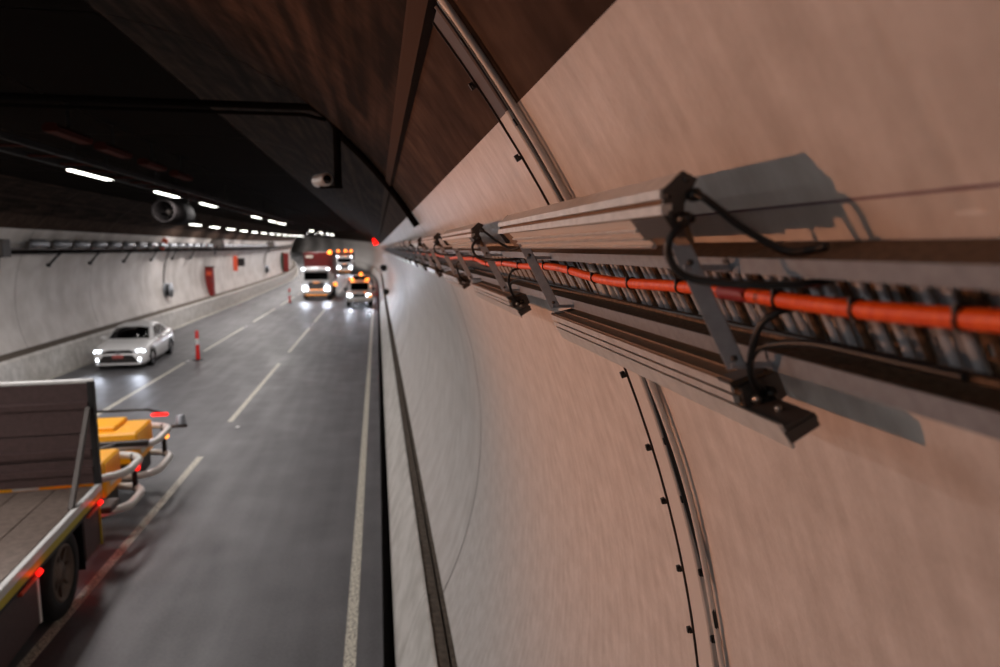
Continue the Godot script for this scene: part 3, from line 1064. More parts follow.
	# ---- the rows
	for k in 30:
		var dn = 0.745 + 1.6 * k
		var off = bend(dn)
		var lab = ""
		var lab2 = ""
		if k == 0:
			lab = "aluminium strip luminaire above the tray crossing the joint cover strip, its shadow beside it"
			lab2 = "aluminium strip luminaire with brown ribbed top below the tray, over the joint cover strip"
			up.set_meta("label", lab)
			lo.set_meta("label", lab2)
			up.position = Vector3(O.x, H + O.y, -dn)
			lo.position = Vector3(O2.x, H + O2.y, -dn + 0.01)
		else:
			lab = "aluminium strip luminaire in the row above the orange cable, away from the joint cover strip"
			lab2 = "aluminium strip luminaire in the row below the cable tray, away from the joint cover strip"
			copy(up, Vector3(O.x, H + O.y, -dn) + off, lab)
			copy(lo, Vector3(O2.x, H + O2.y, -dn + 0.01) + off, lab2)
		if k < 20:
			for s in [0.05, 0.96]:
				var sl = ("flat galvanised strut under the shadow-casting end of the upper strip luminaire" if s < 0.5 else "flat galvanised strut across the tray just past the joint cover strip") if k == 0 else "flat galvanised strut joining further luminaires to the cable tray"
				if k == 0 and s < 0.5:
					strut.set_meta("label", sl)
					strut.position = Vector3(0, H, -dn - s)
				else:
					copy(strut, Vector3(0, H, -dn - s) + off, sl)
		if k < 8:
			for lp in lead_proto:
				one("lamp_lead", lp[0], M.black_plastic, "black lead from " + ("the" if k == 0 else "a further") + " " + lp[1] + " strip luminaire into the tray" + (["", " in front of the strut", " top, slanting", " by the orange cable", " bottom, lying flat"][(lead_proto.find(lp) + 1) if k == 0 else 0]), "cable", "black luminaire leads", Vector3(0, H, -dn))

# ------------------------------------------------------------------ fittings of the opposite wall
func build_far_wall_fittings() -> void:
	var H = CAM_H
	var tray = thing("wall_trunking", "dark steel trunking running along the wall above the white sedan", "trunking")
	var ds = steps(4.0, 110.0, 3.0)
	var hx = wall_l(H - 0.05)
	part("trunk", bar([Vector2(hx + 0.05, H - 0.02), Vector2(hx + 0.2, H - 0.04), Vector2(hx + 0.2, H - 0.2), Vector2(hx - 0.02, H - 0.2)], ds), M.joint_dark, tray)
	part("top_lip", bar([Vector2(hx + 0.2, H + 0.02), Vector2(hx + 0.22, H + 0.02), Vector2(hx + 0.22, H - 0.06), Vector2(hx + 0.2, H - 0.06)], ds), M.dark_plate, tray)
	part("wire_rail", bar([Vector2(hx + 0.24, H + 0.18), Vector2(hx + 0.26, H + 0.18), Vector2(hx + 0.26, H + 0.16), Vector2(hx + 0.24, H + 0.16)], ds), M.galvanised, tray)
	# rounded luminaires above it
	var proto: Node3D = null
	for k in 43:
		var d = 8.56 + 1.72 * k
		if abs(d - 23.2) < 0.9 or abs(d - 51.0) < 0.95 or abs(d - 76.0) < 0.95:
			continue
		var p = at(wall_l(H + 0.2) + 0.3, H + 0.14, d)
		if proto == null:
			proto = thing("wall_luminaire", "grey rounded unlit luminaire in the row above the dark wall trunking", "lamp", p, 0, "grey luminaires above the dark trunking")
			var m = MB.new()
			var rings = []
			for i in 9:
				var t = i / 8.0
				var s: float = sqrt(max(0.06, 1.0 - pow(abs(t * 2 - 1), 4.0)))
				var r = []
				for q in [[-0.12, -0.1], [-0.13, 0.06], [-0.06, 0.13], [0.06, 0.12], [0.11, 0.02], [0.1, -0.1]]:
					r.append(Vector3(q[0] * (0.6 + 0.4 * s), q[1] * s, (t - 0.5) * 1.2))
				rings.append(r)
			m.loft(rings)
			part("housing", m.done(), M.galvanised, proto)
			m = MB.new()
			m.prism([Vector2(-0.13, 0.1), Vector2(-0.05, 0.16), Vector2(0.07, 0.15), Vector2(0.08, 0.13), Vector2(-0.04, 0.135), Vector2(-0.12, 0.08)], -0.55, 0.55)
			part("hood", m.done(), M.dark_plate, proto)
			m = MB.new()
			m.box(Vector3(-0.1, -0.05, 0.68), Vector3(0.12, 0.26, 0.03), Basis(Vector3.BACK, -0.3))
			part("bracket", m.done(), M.dark_plate, proto)
		else:
			copy(proto, p)
	# stub arms under the trunking
	var arm = MB.new()
	arm.tube([Vector3(0.0, 0.0, 0), Vector3(0.03, -0.2, 0.55), Vector3(0.05, -0.4, 1.08)], 0.045, 8)
	arm.lathe([Vector2(0, 0.0), Vector2(0.07, 0.0), Vector2(0.08, 0.08), Vector2(0.05, 0.12), Vector2(0, 0.12)], Transform3D(Basis(Vector3.RIGHT, PI / 2), Vector3(0.05, -0.41, 1.05)), 10)
	var arm_m = arm.done()
	for d in [28.0, 31.6, 35.4, 39.3, 43.0, 47.0]:
		one("stub_arm", arm_m, M.frame_black, "black stub arm with round end slanting below the dark trunking", "arm", "stub arms below the trunking", at(hx + 0.1, H - 0.2, d))
	# cabinet at the edge, box and bracket over the red cabinet
	for e in [[23.2, 0.5, 0.55, H + 0.0], [51.0, 1.1, 0.55, H + 0.35], [76.0, 0.9, 0.6, H + 0.25]]:
		var m2 = thing("junction_cabinet", "", "cabinet", at(wall_l(e[3]) + 0.35, e[3] - 0.28, e[0]))
		m2.set_meta("label", "dark junction cabinet on the trunking " + ("beside the first wall luminaire" if e[0] < 30 else ("over the red fire cabinet" if e[0] < 60 else "far along the wall past the red cabinet")))
		var mm = MB.new()
		mm.box(Vector3(0, e[2] / 2, 0), Vector3(e[1], e[2], 0.5), Basis(), 0.02)
		part("body", mm.done(), M.frame_black, m2)
		mm = MB.new()
		mm.box(Vector3(0.05, e[2] / 2, 0.255), Vector3(e[1] * 0.75, e[2] * 0.8, 0.012), Basis(), 0.004)
		part("door", mm.done(), M.dark_plate, m2)
		mm = MB.new()
		mm.box(Vector3(-0.05, -0.25, 0), Vector3(0.08, 0.55, 0.08), Basis(Vector3.BACK, -0.15))
		part("post", mm.done(), M.frame_black, m2)
	# red cabinet that follows the wall curve
	var rc = thing("fire_cabinet", "tall red fire cabinet standing out from the curved wall, narrower at its foot", "cabinet", at(0, 0, 51.6))
	var poly = []
	for k in 9:
		var h: float = lerp(1.02, 3.05, k / 8.0)
		poly.append(Vector2(wall_l(h) + 0.02, h))
	poly.append(Vector2(-11.62, 3.05))
	poly.append(Vector2(-11.62, 1.02))
	var rm = MB.new()
	rm.prism(poly, -0.6, 0.0)
	part("body", rm.done(), M.cabinet_red, rc)
	rm = MB.new()
	rm.box(Vector3(-11.9, 3.07, -0.3), Vector3(0.8, 0.05, 0.7))
	part("lid", rm.done(), M.frame_black, rc)
	rm = MB.new()
	rm.box(Vector3(-11.85, 2.6, 0.008), Vector3(0.34, 0.3, 0.02))
	part("notice_plate", rm.done(), M.sign_orange, rc)
	rm = MB.new()
	rm.box(Vector3(-11.67, 2.05, 0.02), Vector3(0.04, 0.16, 0.04))
	part("handle", rm.done(), M.dark_plate, rc)
	# reel on the wall
	var rl = thing("hose_reel", "round grey hose reel on the wall with a pipe running up to the trunking", "reel", at(wall_l(2.0) + 0.05, 2.0, 42.0))
	var lie = Transform3D(Basis(Vector3.BACK, -PI / 2), Vector3.ZERO)
	rm = MB.new()
	rm.lathe([Vector2(0.0, 0.42), Vector2(0.1, 0.42), Vector2(0.1, 0.34), Vector2(0.42, 0.34), Vector2(0.42, 0.28), Vector2(0.3, 0.26), Vector2(0.3, 0.1), Vector2(0.42, 0.08), Vector2(0.42, 0.02), Vector2(0.0, 0.02)], lie, 24)
	part("drum", rm.done(), M.galvanised, rl)
	rm = MB.new()
	var hose = []
	for i in 60:
		hose.append(Vector3(0.1 + 0.16 * i / 60.0, cos(i * 0.6) * 0.33, sin(i * 0.6) * 0.33))
	rm.tube(hose, 0.03, 6)
	part("hose", rm.done(), M.frame_black, rl)
	rm = MB.new()
	var rp = []
	for i in 9:
		var h2: float = lerp(2.35, 4.2, i / 8.0)
		rp.append(Vector3(wall_l(h2) + 0.06 - rl.position.x, h2 - 2.0, 0.1))
	rm.tube(rp, 0.035, 8)
	part("riser_pipe", rm.done(), M.dark_plate, rl)
	# orange flags and small boxes
	for e in [[39.6, 4.62, 0.3, 0.62, 0.5], [61.0, 3.1, 0.35, 1.3, 0.0]]:
		rm = MB.new()
		rm.box(Vector3.ZERO, Vector3(e[2], e[3], 0.05), Basis(Vector3.BACK, -e[4]), 0.01)
		one("marker_board", rm.done(), M.sign_orange, "slanted orange marker board above the hose reel" if e[0] < 50 else "upright orange marker board on the wall beside a small black box", "sign", "", at(wall_l(e[1]) + 0.25, e[1], e[0]))
	rm = MB.new()
	rm.box(Vector3.ZERO, Vector3(0.75, 0.7, 0.3), Basis(), 0.03)
	rm.box(Vector3(0, 0, 0.16), Vector3(0.6, 0.55, 0.04), Basis(), 0.01)
	one("control_box", rm.done(), M.frame_black, "small black control box on the wall beside an orange marker board", "box", "", at(-11.85, 3.15, 63.0))
	var gd = thing("cross_passage_door", "grey-green door panel set against the wall far past the red cabinet", "door", at(-12.0, 1.0, 92.0))
	rm = MB.new()
	rm.box(Vector3(0, 1.3, 0), Vector3(0.5, 2.6, 0.4), Basis(), 0.02)
	part("leaf", rm.done(), M.green_door, gd)
	rm = MB.new()
	rm.box(Vector3(0.55, 1.3, 0), Vector3(0.6, 2.4, 0.4), Basis(), 0.02)
	part("red_panel", rm.done(), M.cabinet_red, gd)
	# hose reel far copy
	copy(rl, at(wall_l(2.0) + 0.05, 2.0, 78.0), "round grey hose reel on the wall further off than the black control box")
	# red signal and dark things on the near wall far away
	var rs = thing("lane_signal", "glowing red signal fixed high on the curved wall at the bend", "signal", at(0.0, 4.72, 92.0) + Vector3(-0.05, 0.3, 0))
	rm = MB.new()
	rm.box(Vector3(0, 0, -0.06), Vector3(0.75, 1.1, 0.1), Basis(Vector3.BACK, 0.3), 0.03)
	part("case", rm.done(), M.frame_black, rs)
	rm = MB.new()
	rm.box(Vector3(0, 0, 0.0), Vector3(0.5, 0.85, 0.03), Basis(Vector3.BACK, 0.3), 0.01)
	part("red_lens", rm.done(), M.red_lamp, rs)
	omni(rs, Vector3(-0.1, -0.1, 0.25), Color(1, 0.1, 0.05), 2.0, 0.2)
	for e in [[70.0, 2.35, 0.85], [47.0, 1.45, 0.5]]:
		rm = MB.new()
		rm.lathe([Vector2(0, 0.3), Vector2(0.3, 0.28), Vector2(0.42, 0.12), Vector2(0.42, -0.1), Vector2(0.3, -0.2), Vector2(0, -0.2)], Transform3D(Basis(Vector3.RIGHT, PI / 2).scaled(Vector3.ONE * e[2]), Vector3.ZERO), 16)
		one("horn_speaker", rm.done(), M.black_plastic, "round black horn speaker on the curved wall above the barrier" if e[0] > 60 else "small round black speaker low on the curved wall by the barrier", "speaker", "", at(wall_r(e[1]) - 0.42 * e[2], e[1], e[0]))

# ------------------------------------------------------------------ wheels
func wheel(parent: Node3D, called: String, pos: Vector3, r: float, w: float, out: float, rim: Material, spokes := 8) -> void:
	var t = Transform3D(Basis(Vector3.BACK, -PI / 2 * out), pos)
	var m = MB.new()
	var rr = r * 0.62
	m.lathe([Vector2(rr, -w / 2), Vector2(r * 0.93, -w / 2), Vector2(r, -w * 0.36), Vector2(r, w * 0.36), Vector2(r * 0.93, w / 2), Vector2(r * 0.72, w / 2), Vector2(rr, w * 0.45), Vector2(rr, w * 0.1)], t, 28)
	var ty = part(called, m.done(), M.tyre, parent)
	m = MB.new()
	m.lathe([Vector2(rr * 1.04, w * 0.46), Vector2(rr * 0.95, w * 0.5), Vector2(rr * 0.9, w * 0.3), Vector2(rr * 0.5, w * 0.16), Vector2(rr * 0.46, w * 0.34), Vector2(rr * 0.25, w * 0.42), Vector2(0, w * 0.42)], t, 24)
	for k in spokes:
		var a = TAU * k / spokes
		var sp = t * Transform3D(Basis(Vector3.UP, a), Vector3.ZERO)
		m.box(sp * Vector3(rr * 0.62, w * 0.3, 0), Vector3(rr * 0.7, w * 0.12, rr * 0.14), sp.basis)
	part("rim", m.done(), rim, ty)

# ------------------------------------------------------------------ work truck
func build_truck() -> void:
	var t = thing("flatbed_truck", "dark flatbed work truck with tall rear board and yellow-striped deck edge", "truck", Vector3(-3.86, 0, -10.0), deg_to_rad(4.4))
	var W = 2.42
	var m = MB.new()
	m.box(Vector3(-W / 2, 1.06, 3.1), Vector3(W - 0.1, 0.12, 6.1))
	part("deck", m.done(), M.deck_steel, t)
	# deck planks (steel sheets)
	for k in 5:
		m = MB.new()
		m.box(Vector3(-0.08 - (W - 0.16) * (k + 0.5) / 5.0, 1.128, 3.1), Vector3((W - 0.16) / 5.0 - 0.012, 0.014, 6.05), Basis(), 0.003)
		part("deck_plank", m.done(), M.deck_steel, t)
	for s in [0, 1]:
		var x = -0.03 - s * (W - 0.06)
		m = MB.new()
		m.box(Vector3(x, 1.1, 3.1), Vector3(0.07, 0.1, 6.2), Basis(), 0.008)
		part("deck_edge", m.done(), M.stripe_silver, t)
		m = MB.new()
		m.box(Vector3(x, 1.005, 3.1), Vector3(0.06, 0.09, 6.2), Basis(), 0.004)
		part("yellow_stripe", m.done(), M.stripe_yellow, t)
		m = MB.new()
		m.box(Vector3(x, 0.935, 3.1), Vector3(0.05, 0.045, 6.2), Basis(), 0.004)
		part("under_rail", m.done(), M.frame_black, t)
	# rear board
	m = MB.new()
	for k in 5:
		pass
	for k in 4:
		var y0 = 1.16 + k * 0.36
		m = MB.new()
		m.box(Vector3(-W / 2, y0 + 0.17, 0.0), Vector3(W - 0.08, 0.345, 0.03), Basis(), 0.004)
		part("board_panel", m.done(), M.board_steel, t)
	m = MB.new()
	m.box(Vector3(-W / 2, 1.87, -0.025), Vector3(W - 0.1, 1.44, 0.012))
	part("board_backing", m.done(), M.frame_black, t)
	for y in [1.36, 1.62, 2.28]:
		m = MB.new()
		m.prism([Vector2(0, -0.035), Vector2(0.05, -0.05), Vector2(0.055, 0.03), Vector2(0, 0.045)], 0, W - 0.16)
		var rail = part("board_rail", m.done(), M.board_steel, t)
		rail.transform = Transform3D(Basis(Vector3(0, 0, 1), Vector3.UP, Vector3(-1, 0, 0)), Vector3(-0.08, y, 0.012))
	m = MB.new()
	m.box(Vector3(-W / 2, 2.6, 0.0), Vector3(W, 0.05, 0.08), Basis(), 0.01)
	part("board_top_rail", m.done(), M.stripe_silver, t)
	for x in [-0.04, -W + 0.04]:
		m = MB.new()
		m.box(Vector3(x, 1.85, 0.0), Vector3(0.08, 1.5, 0.1), Basis(), 0.01)
		part("board_post", m.done(), M.frame_black, t)
		m = MB.new()
		var a = Vector3(x - 0.03 * sign(x + 1), 2.24, 0.07)
		var b = Vector3(x - 0.03 * sign(x + 1), 1.13, 0.98)
		var z = (b - a).normalized()
		m.box((a + b) / 2, Vector3(0.06, 0.07, a.distance_to(b)), Basis(Vector3.RIGHT, z.cross(Vector3.RIGHT) * -1.0, z).orthonormalized(), 0.006)
		part("brace", m.done(), M.dark_plate, t)
	# chassis and running gear
	for x in [-0.75, -1.65]:
		m = MB.new()
		m.box(Vector3(x, 0.82, 4.0), Vector3(0.1, 0.26, 8.4))
		part("chassis_rail", m.done(), M.frame_black, t)
	for z in [1.45, 6.9]:
		for s in [0, 1]:
			var px: float = -0.18 if s == 0 else -W + 0.18
			wheel(t, "wheel", Vector3(px, 0.53, z), 0.53, 0.3, 1.0 if s == 0 else -1.0, M.rim_rusty, 8)
		if z < 3:
			for px2 in [-0.55, -W + 0.55]:
				wheel(t, "wheel", Vector3(px2, 0.53, z), 0.53, 0.28, 1.0, M.rim_rusty, 8)
		m = MB.new()
		m.tube([Vector3(-0.3, 0.53, z), Vector3(-W + 0.3, 0.53, z)], 0.09, 10)
		part("axle", m.done(), M.frame_black, t)
	# skirts and mudflap
	m = MB.new()
	m.box(Vector3(-0.05, 0.62, 0.38), Vector3(0.03, 0.62, 0.6), Basis(), 0.004)
	part("rear_skirt", m.done(), M.board_steel, t)
	m = MB.new()
	m.box(Vector3(-0.04, 0.64, 0.075), Vector3(0.05, 0.7, 0.03), Basis(), 0.004)
	part("skirt_edge", m.done(), M.stripe_yellow, t)
	m = MB.new()
	m.box(Vector3(-0.2, 0.6, 0.78), Vector3(0.36, 0.7, 0.02), Basis(), 0.003)
	part("mudflap", m.done(), M.frame_black, t)
	m = MB.new()
	m.box(Vector3(-0.05, 0.62, 3.5), Vector3(0.03, 0.6, 2.6), Basis(), 0.004)
	part("side_skirt", m.done(), M.board_steel, t)
	m = MB.new()
	m.box(Vector3(-0.033, 0.62, 2.21), Vector3(0.02, 0.6, 0.05), Basis(), 0.003)
	part("skirt_edge", m.done(), M.stripe_silver, t)
	for z in [0.22, 2.32]:
		m = MB.new()
		m.box(Vector3(0.0, 0.9, z + 0.16), Vector3(0.05, 0.045, 0.5), Basis(), 0.01)
		part("lamp_bar", m.done(), M.sign_orange, t)
		m = MB.new()
		m.box(Vector3(0.015, 0.92, z - 0.05), Vector3(0.05, 0.07, 0.12), Basis(), 0.02)
		part("red_marker_lamp", m.done(), M.red_lamp, t)
		omni(t, Vector3(0.08, 0.92, z - 0.05), Color(1, 0.1, 0.05), 0.012, 0.03)
	m = MB.new()
	m.box(Vector3(-0.3, 0.62, -0.1), Vector3(0.4, 0.12, 0.05), Basis(), 0.02)
	part("tail_lamp", m.done(), M.red_lamp, t)
	omni(t, Vector3(-0.3, 0.62, -0.2), Color(1, 0.1, 0.05), 0.05, 0.06)
	# cab, ahead of the deck
	m = MB.new()
	var rings = []
	for st in [[6.35, 0.7, 2.75], [6.5, 0.62, 2.85], [7.6, 0.6, 2.85], [8.05, 0.6, 1.8], [8.2, 0.62, 1.1]]:
		var r = []
		for q in [[-0.02, 0.0], [0.0, 0.15], [-0.02, 0.75], [-0.14, 1.0], [-W + 0.14, 1.0], [-W + 0.02, 0.75], [-W, 0.15], [-W + 0.02, 0.0]]:
			r.append(Vector3(q[0], lerp(st[1], st[2], q[1]), st[0]))
		rings.append(r)
	m.loft(rings, true, true, false)
	part("cab", m.done(), M.car_white, t)
	m = MB.new()
	m.box(Vector3(-W / 2, 2.25, 7.86), Vector3(W - 0.3, 0.85, 0.02), Basis(Vector3.RIGHT, -0.4), 0.005)
	part("windscreen", m.done(), M.glass_dark, t)
	# work floodlight on the cab roof: it lights the curved wall
	var f = thing("work_floodlight", "amber work floodlight on a short mast on the truck cab roof", "floodlight", Vector3(-4.9, 2.88, -2.75))
	m = MB.new()
	m.tube([Vector3(0, 0, 0), Vector3(0, 0.7, 0)], 0.035, 12)
	part("mast", m.done(), M.galvanised, f)
	m = MB.new()
	m.box(Vector3(0, 0.02, 0), Vector3(0.3, 0.04, 0.3), Basis(), 0.01)
	part("foot", m.done(), M.dark_plate, f)
	var aim = (Vector3(0.3, 5.2, -3.0) - Vector3(-4.9, 3.7, -2.75)).normalized()
	var bs = Basis.looking_at(aim, Vector3.UP)
	m = MB.new()
	m.box(Vector3(0, 0.82, 0) - aim * 0.05, Vector3(0.28, 0.2, 0.09), bs, 0.02)
	part("head", m.done(), M.frame_black, f)
	m = MB.new()
	m.box(Vector3(0, 0.82, 0) - aim * 0.002, Vector3(0.24, 0.16, 0.01), bs, 0.003)
	part("lamp_glass", m.done(), M.flood_lamp, f)
	spot(f, Vector3(0, 0.82, 0) + aim * 0.06, aim, 45, Color(1.0, 0.66, 0.47), FLOOD, 0.04)

# ------------------------------------------------------------------ crash attenuator behind the truck
func round_loop(x0: float, x1: float, z0: float, z1: float, y: float, r: float) -> Array:
	var out = []
	for c in [[x1 - r, z1 - r, 0.0], [x0 + r, z1 - r, PI / 2], [x0 + r, z0 + r, PI], [x1 - r, z0 + r, PI * 1.5]]:
		for k in 7:
			var a: float = c[2] + PI / 2 * k / 6.0
			out.append(Vector3(c[0] + r * cos(a), y, c[1] + r * sin(a)))
	return out

func build_attenuator() -> void:
	var t = thing("crash_attenuator", "yellow crash attenuator bays with curved white tube bumpers behind the flatbed truck", "attenuator", Vector3(-3.72, 0, -10.3), deg_to_rad(3.0))
	# bays: z from, z to (behind the truck is -z)
	for b in [[-0.1, -1.3], [-1.75, -3.2]]:
		var zc: float = (b[0] + b[1]) / 2
		var len: float = b[0] - b[1]
		var m = MB.new()
		m.box(Vector3(-1.35, 0.98, zc), Vector3(2.1, 0.56, len - 0.46), Basis(), 0.03)
		part("yellow_box", m.done(), M.attenuator_yellow, t)
		m = MB.new()
		m.box(Vector3(-1.5, 1.29, zc - 0.1), Vector3(1.6, 0.08, len - 0.7), Basis(), 0.02)
		part("yellow_lid", m.done(), M.attenuator_yellow, t)
		m = MB.new()
		m.box(Vector3(-1.3, 0.55, zc), Vector3(1.9, 0.34, len - 0.5), Basis(), 0.03)
		part("under_frame", m.done(), M.frame_black, t)
		for y in [1.08, 0.56]:
			m = MB.new()
			m.tube(round_loop(-2.75, 0.0, b[1], b[0], y, 0.42), 0.06, 12, true)
			part("bumper_tube", m.done(), M.tube_white, t)
		m = MB.new()
		m.box(Vector3(-0.14, 0.82, b[1] + 0.14), Vector3(0.07, 0.62, 0.07), Basis(), 0.01)
		part("corner_post", m.done(), M.frame_black, t)
		m = MB.new()
		m.box(Vector3(-0.06, 0.93, b[1] + 0.25), Vector3(0.06, 0.1, 0.08), Basis(), 0.015)
		part("red_marker_lamp" if b[0] > -1 else "amber_marker_lamp", m.done(), M.red_lamp if b[0] > -1 else M.amber_lamp, t)
		m = MB.new()
		m.box(Vector3(-0.29, 0.9, b[0] - 0.6), Vector3(0.012, 0.12, 0.4))
		part("number_plate", m.done(), M.plate_white, t)
		m = MB.new()
		m.box(Vector3(-1.35, 0.98, b[0] - 0.225), Vector3(0.34, 0.14, 0.012))
		part("number_plate", m.done(), M.plate_white, t)
	# hitch arm and diagonal stays between the bays
	var m2 = MB.new()
	m2.box(Vector3(-1.0, 1.2, -1.52), Vector3(2.0, 0.09, 0.1), Basis(), 0.01)
	part("hitch_arm", m2.done(), M.frame_black, t)
	for x in [-0.5, -1.9]:
		m2 = MB.new()
		m2.tube([Vector3(x, 1.2, -1.5), Vector3(x - 0.25, 1.35, -0.2), Vector3(x - 0.3, 1.35, 0.25)], 0.035, 8)
		part("stay", m2.done(), M.dark_plate, t)
	m2 = MB.new()
	m2.box(Vector3(-0.3, 0.74, 0.1), Vector3(0.5, 0.1, 0.4), Basis(), 0.02)
	part("step", m2.done(), M.dark_plate, t)
	m2 = MB.new()
	m2.tube([Vector3(-1.9, 1.42, -3.1), Vector3(-0.4, 1.4, -3.15), Vector3(-0.15, 1.3, -3.2)], 0.025, 8)
	part("light_bar", m2.done(), M.frame_black, t)
	m2 = MB.new()
	m2.box(Vector3(-0.2, 1.3, -3.12), Vector3(0.3, 0.06, 0.08), Basis(), 0.02)
	part("red_marker_lamp", m2.done(), M.red_lamp, t)
	m2 = MB.new()
	m2.lathe([Vector2(0, 0.14), Vector2(0.08, 0.12), Vector2(0.09, 0.0), Vector2(0.11, -0.03), Vector2(0, -0.03)], Transform3D(Basis(), Vector3(0.14, 1.12, -3.2)), 14)
	part("corner_lamp", m2.done(), M.galvanised, t)
	m2 = MB.new()
	m2.box(Vector3(0.1, 1.04, -3.2), Vector3(0.3, 0.05, 0.08), Basis(), 0.01)
	part("lamp_arm", m2.done(), M.dark_plate, t)
	omni(t, Vector3(0.05, 0.93, -1.05), Color(1, 0.1, 0.05), 0.01, 0.03)

# ------------------------------------------------------------------ traffic
func mirror_ring(half: Array, z: float) -> Array:
	var r = []
	for p in half:
		r.append(Vector3(p[0], p[1], z + (p[2] if p.size() > 2 else 0.0)))
	for i in range(half.size() - 1, -1, -1):
		var p = half[i]
		if abs(p[0]) > 1e-5:
			r.append(Vector3(-p[0], p[1], z + (p[2] if p.size() > 2 else 0.0)))
	return r

func build_sedan(pos: Vector3, turn: float, label: String) -> Node3D:
	# front towards +z, origin on the road under the middle
	var t = thing("sedan_car", label, "car", pos, turn)
	var m = MB.new()
	var rings = []
	# z, half width at sill, half width at belt, bottom, belt height, bonnet/boot crown
	for s in [[2.38, 0.62, 0.60, 0.30, 0.58, 0.60], [2.30, 0.80, 0.76, 0.20, 0.66, 0.70], [2.1, 0.88, 0.84, 0.18, 0.74, 0.79], [1.6, 0.91, 0.88, 0.18, 0.83, 0.90], [0.95, 0.91, 0.89, 0.18, 0.90, 0.97], [0.3, 0.915, 0.89, 0.18, 0.92, 0.97], [-0.6, 0.915, 0.89, 0.18, 0.94, 0.98], [-1.4, 0.91, 0.88, 0.18, 0.97, 1.03], [-1.9, 0.89, 0.85, 0.2, 1.0, 1.07], [-2.3, 0.84, 0.8, 0.26, 0.98, 1.05], [-2.42, 0.75, 0.72, 0.36, 0.9, 0.94]]:
		var h = [[0.0, s[3]], [s[1] * 0.92, s[3]], [s[1], s[3] + 0.1], [s[1] + 0.012, lerp(s[3], s[4], 0.55)], [s[2] + 0.01, s[4] - 0.05], [s[2] - 0.05, s[4] + 0.005], [s[2] * 0.6, lerp(s[4], s[5], 0.75)], [0.0, s[5]]]
		rings.append(mirror_ring(h, s[0]))
	m.loft(rings)
	part("body", m.done(), M.car_white, t)
	# greenhouse
	m = MB.new()
	rings = []
	for s in [[0.98, 0.80, 0.93, 0.76, 0.935], [0.35, 0.80, 0.93, 0.64, 1.34], [0.05, 0.80, 0.93, 0.60, 1.43], [-0.5, 0.80, 0.93, 0.58, 1.46], [-1.0, 0.79, 0.94, 0.57, 1.43], [-1.4, 0.78, 0.98, 0.58, 1.32], [-1.95, 0.72, 1.02, 0.66, 1.07]]:
		var h2 = [[0.0, s[2] - 0.1], [s[1], s[2] - 0.1], [s[1], s[2]], [lerp(s[1], s[3], 0.9) + 0.015, lerp(s[2], s[4], 0.9)], [s[3] - 0.06, s[4] - 0.005], [s[3] * 0.5, s[4] + 0.02], [0.0, s[4] + 0.028]]
		rings.append(mirror_ring(h2, s[0]))
	m.loft(rings)
	part("cabin", m.done(), M.car_white, t)
	# windscreen and windows, proud by a few millimetres
	m = MB.new()
	m.quad(Vector3(-0.71, 0.985, 0.955), Vector3(0.71, 0.985, 0.955), Vector3(0.57, 1.345, 0.37), Vector3(-0.57, 1.345, 0.37))
	m.quad(Vector3(-0.71, 0.985, 0.955), Vector3(-0.3, 1.01, 1.0), Vector3(0.3, 1.01, 1.0), Vector3(0.71, 0.985, 0.955))
	m.quad(Vector3(-0.57, 1.345, 0.37), Vector3(0.57, 1.345, 0.37), Vector3(0.3, 1.377, 0.385), Vector3(-0.3, 1.377, 0.385))
	m.quad(Vector3(-0.3, 1.01, 1.0), Vector3(-0.3, 1.377, 0.385), Vector3(0.3, 1.377, 0.385), Vector3(0.3, 1.01, 1.0))
	m.quad(Vector3(-0.71, 0.985, 0.955), Vector3(-0.57, 1.345, 0.37), Vector3(-0.3, 1.377, 0.385), Vector3(-0.3, 1.01, 1.0))
	m.quad(Vector3(0.71, 0.985, 0.955), Vector3(0.3, 1.01, 1.0), Vector3(0.3, 1.377, 0.385), Vector3(0.57, 1.345, 0.37))
	part("windscreen", m.done(), M.glass_dark, t)
	for s in [-1, 1]:
		for g in [[[0.62, 0.98], [0.22, 1.33], [-0.28, 1.385], [-0.32, 0.99]], [[-0.40, 0.99], [-0.36, 1.385], [-0.85, 1.36], [-1.2, 1.22], [-1.35, 1.03]]]:
			m = MB.new()
			var loop = []
			for p in g:
				var tt: float = clamp((p[1] - 0.93) / 0.5, 0.0, 1.0)
				loop.append(Vector3(s * (0.835 - 0.2 * tt), p[1], p[0]))
			for i in range(1, loop.size() - 1):
				m.tri(loop[0], loop[i], loop[i + 1])
				m.tri(loop[0], loop[i + 1], loop[i])
			part("side_window", m.done(), M.glass_dark, t)
		m = MB.new()
		m.box(Vector3(s * 0.98, 1.0, 0.62), Vector3(0.2, 0.13, 0.1), Basis(), 0.04)
		part("door_mirror", m.done(), M.car_white, t)
		# head lamps and fog lamps
		m = MB.new()
		m.box(Vector3(s * 0.70, 0.66, 2.20), Vector3(0.30, 0.12, 0.16), Basis(Vector3.UP, s * 0.55), 0.04)
		var hl = part("head_lamp", m.done(), M.head_lamp, t)
		hl.set_meta("label", "lit white head lamp")
		m = MB.new()
		m.lathe([Vector2(0, 0.03), Vector2(0.05, 0.025), Vector2(0.06, 0.0)], Transform3D(Basis(Vector3.RIGHT, PI / 2), Vector3(s * 0.68, 0.40, 2.34)), 12)
		part("fog_lamp", m.done(), M.head_lamp, t)
		spot(t, Vector3(s * 0.70, 0.62, 2.42), Vector3(-s * 0.02, -0.1, 1), 32, Color(0.9, 0.93, 1.0), HEAD * 0.5, 0.1)
		m = MB.new()
		m.prism([Vector2(s * 0.62, 0.5), Vector2(s * 0.5, 0.3), Vector2(s * 0.56, 0.3), Vector2(s * 0.76, 0.52)], 2.25, 2.36)
		part("bumper_blade", m.done(), M.car_white, t)
		m = MB.new()
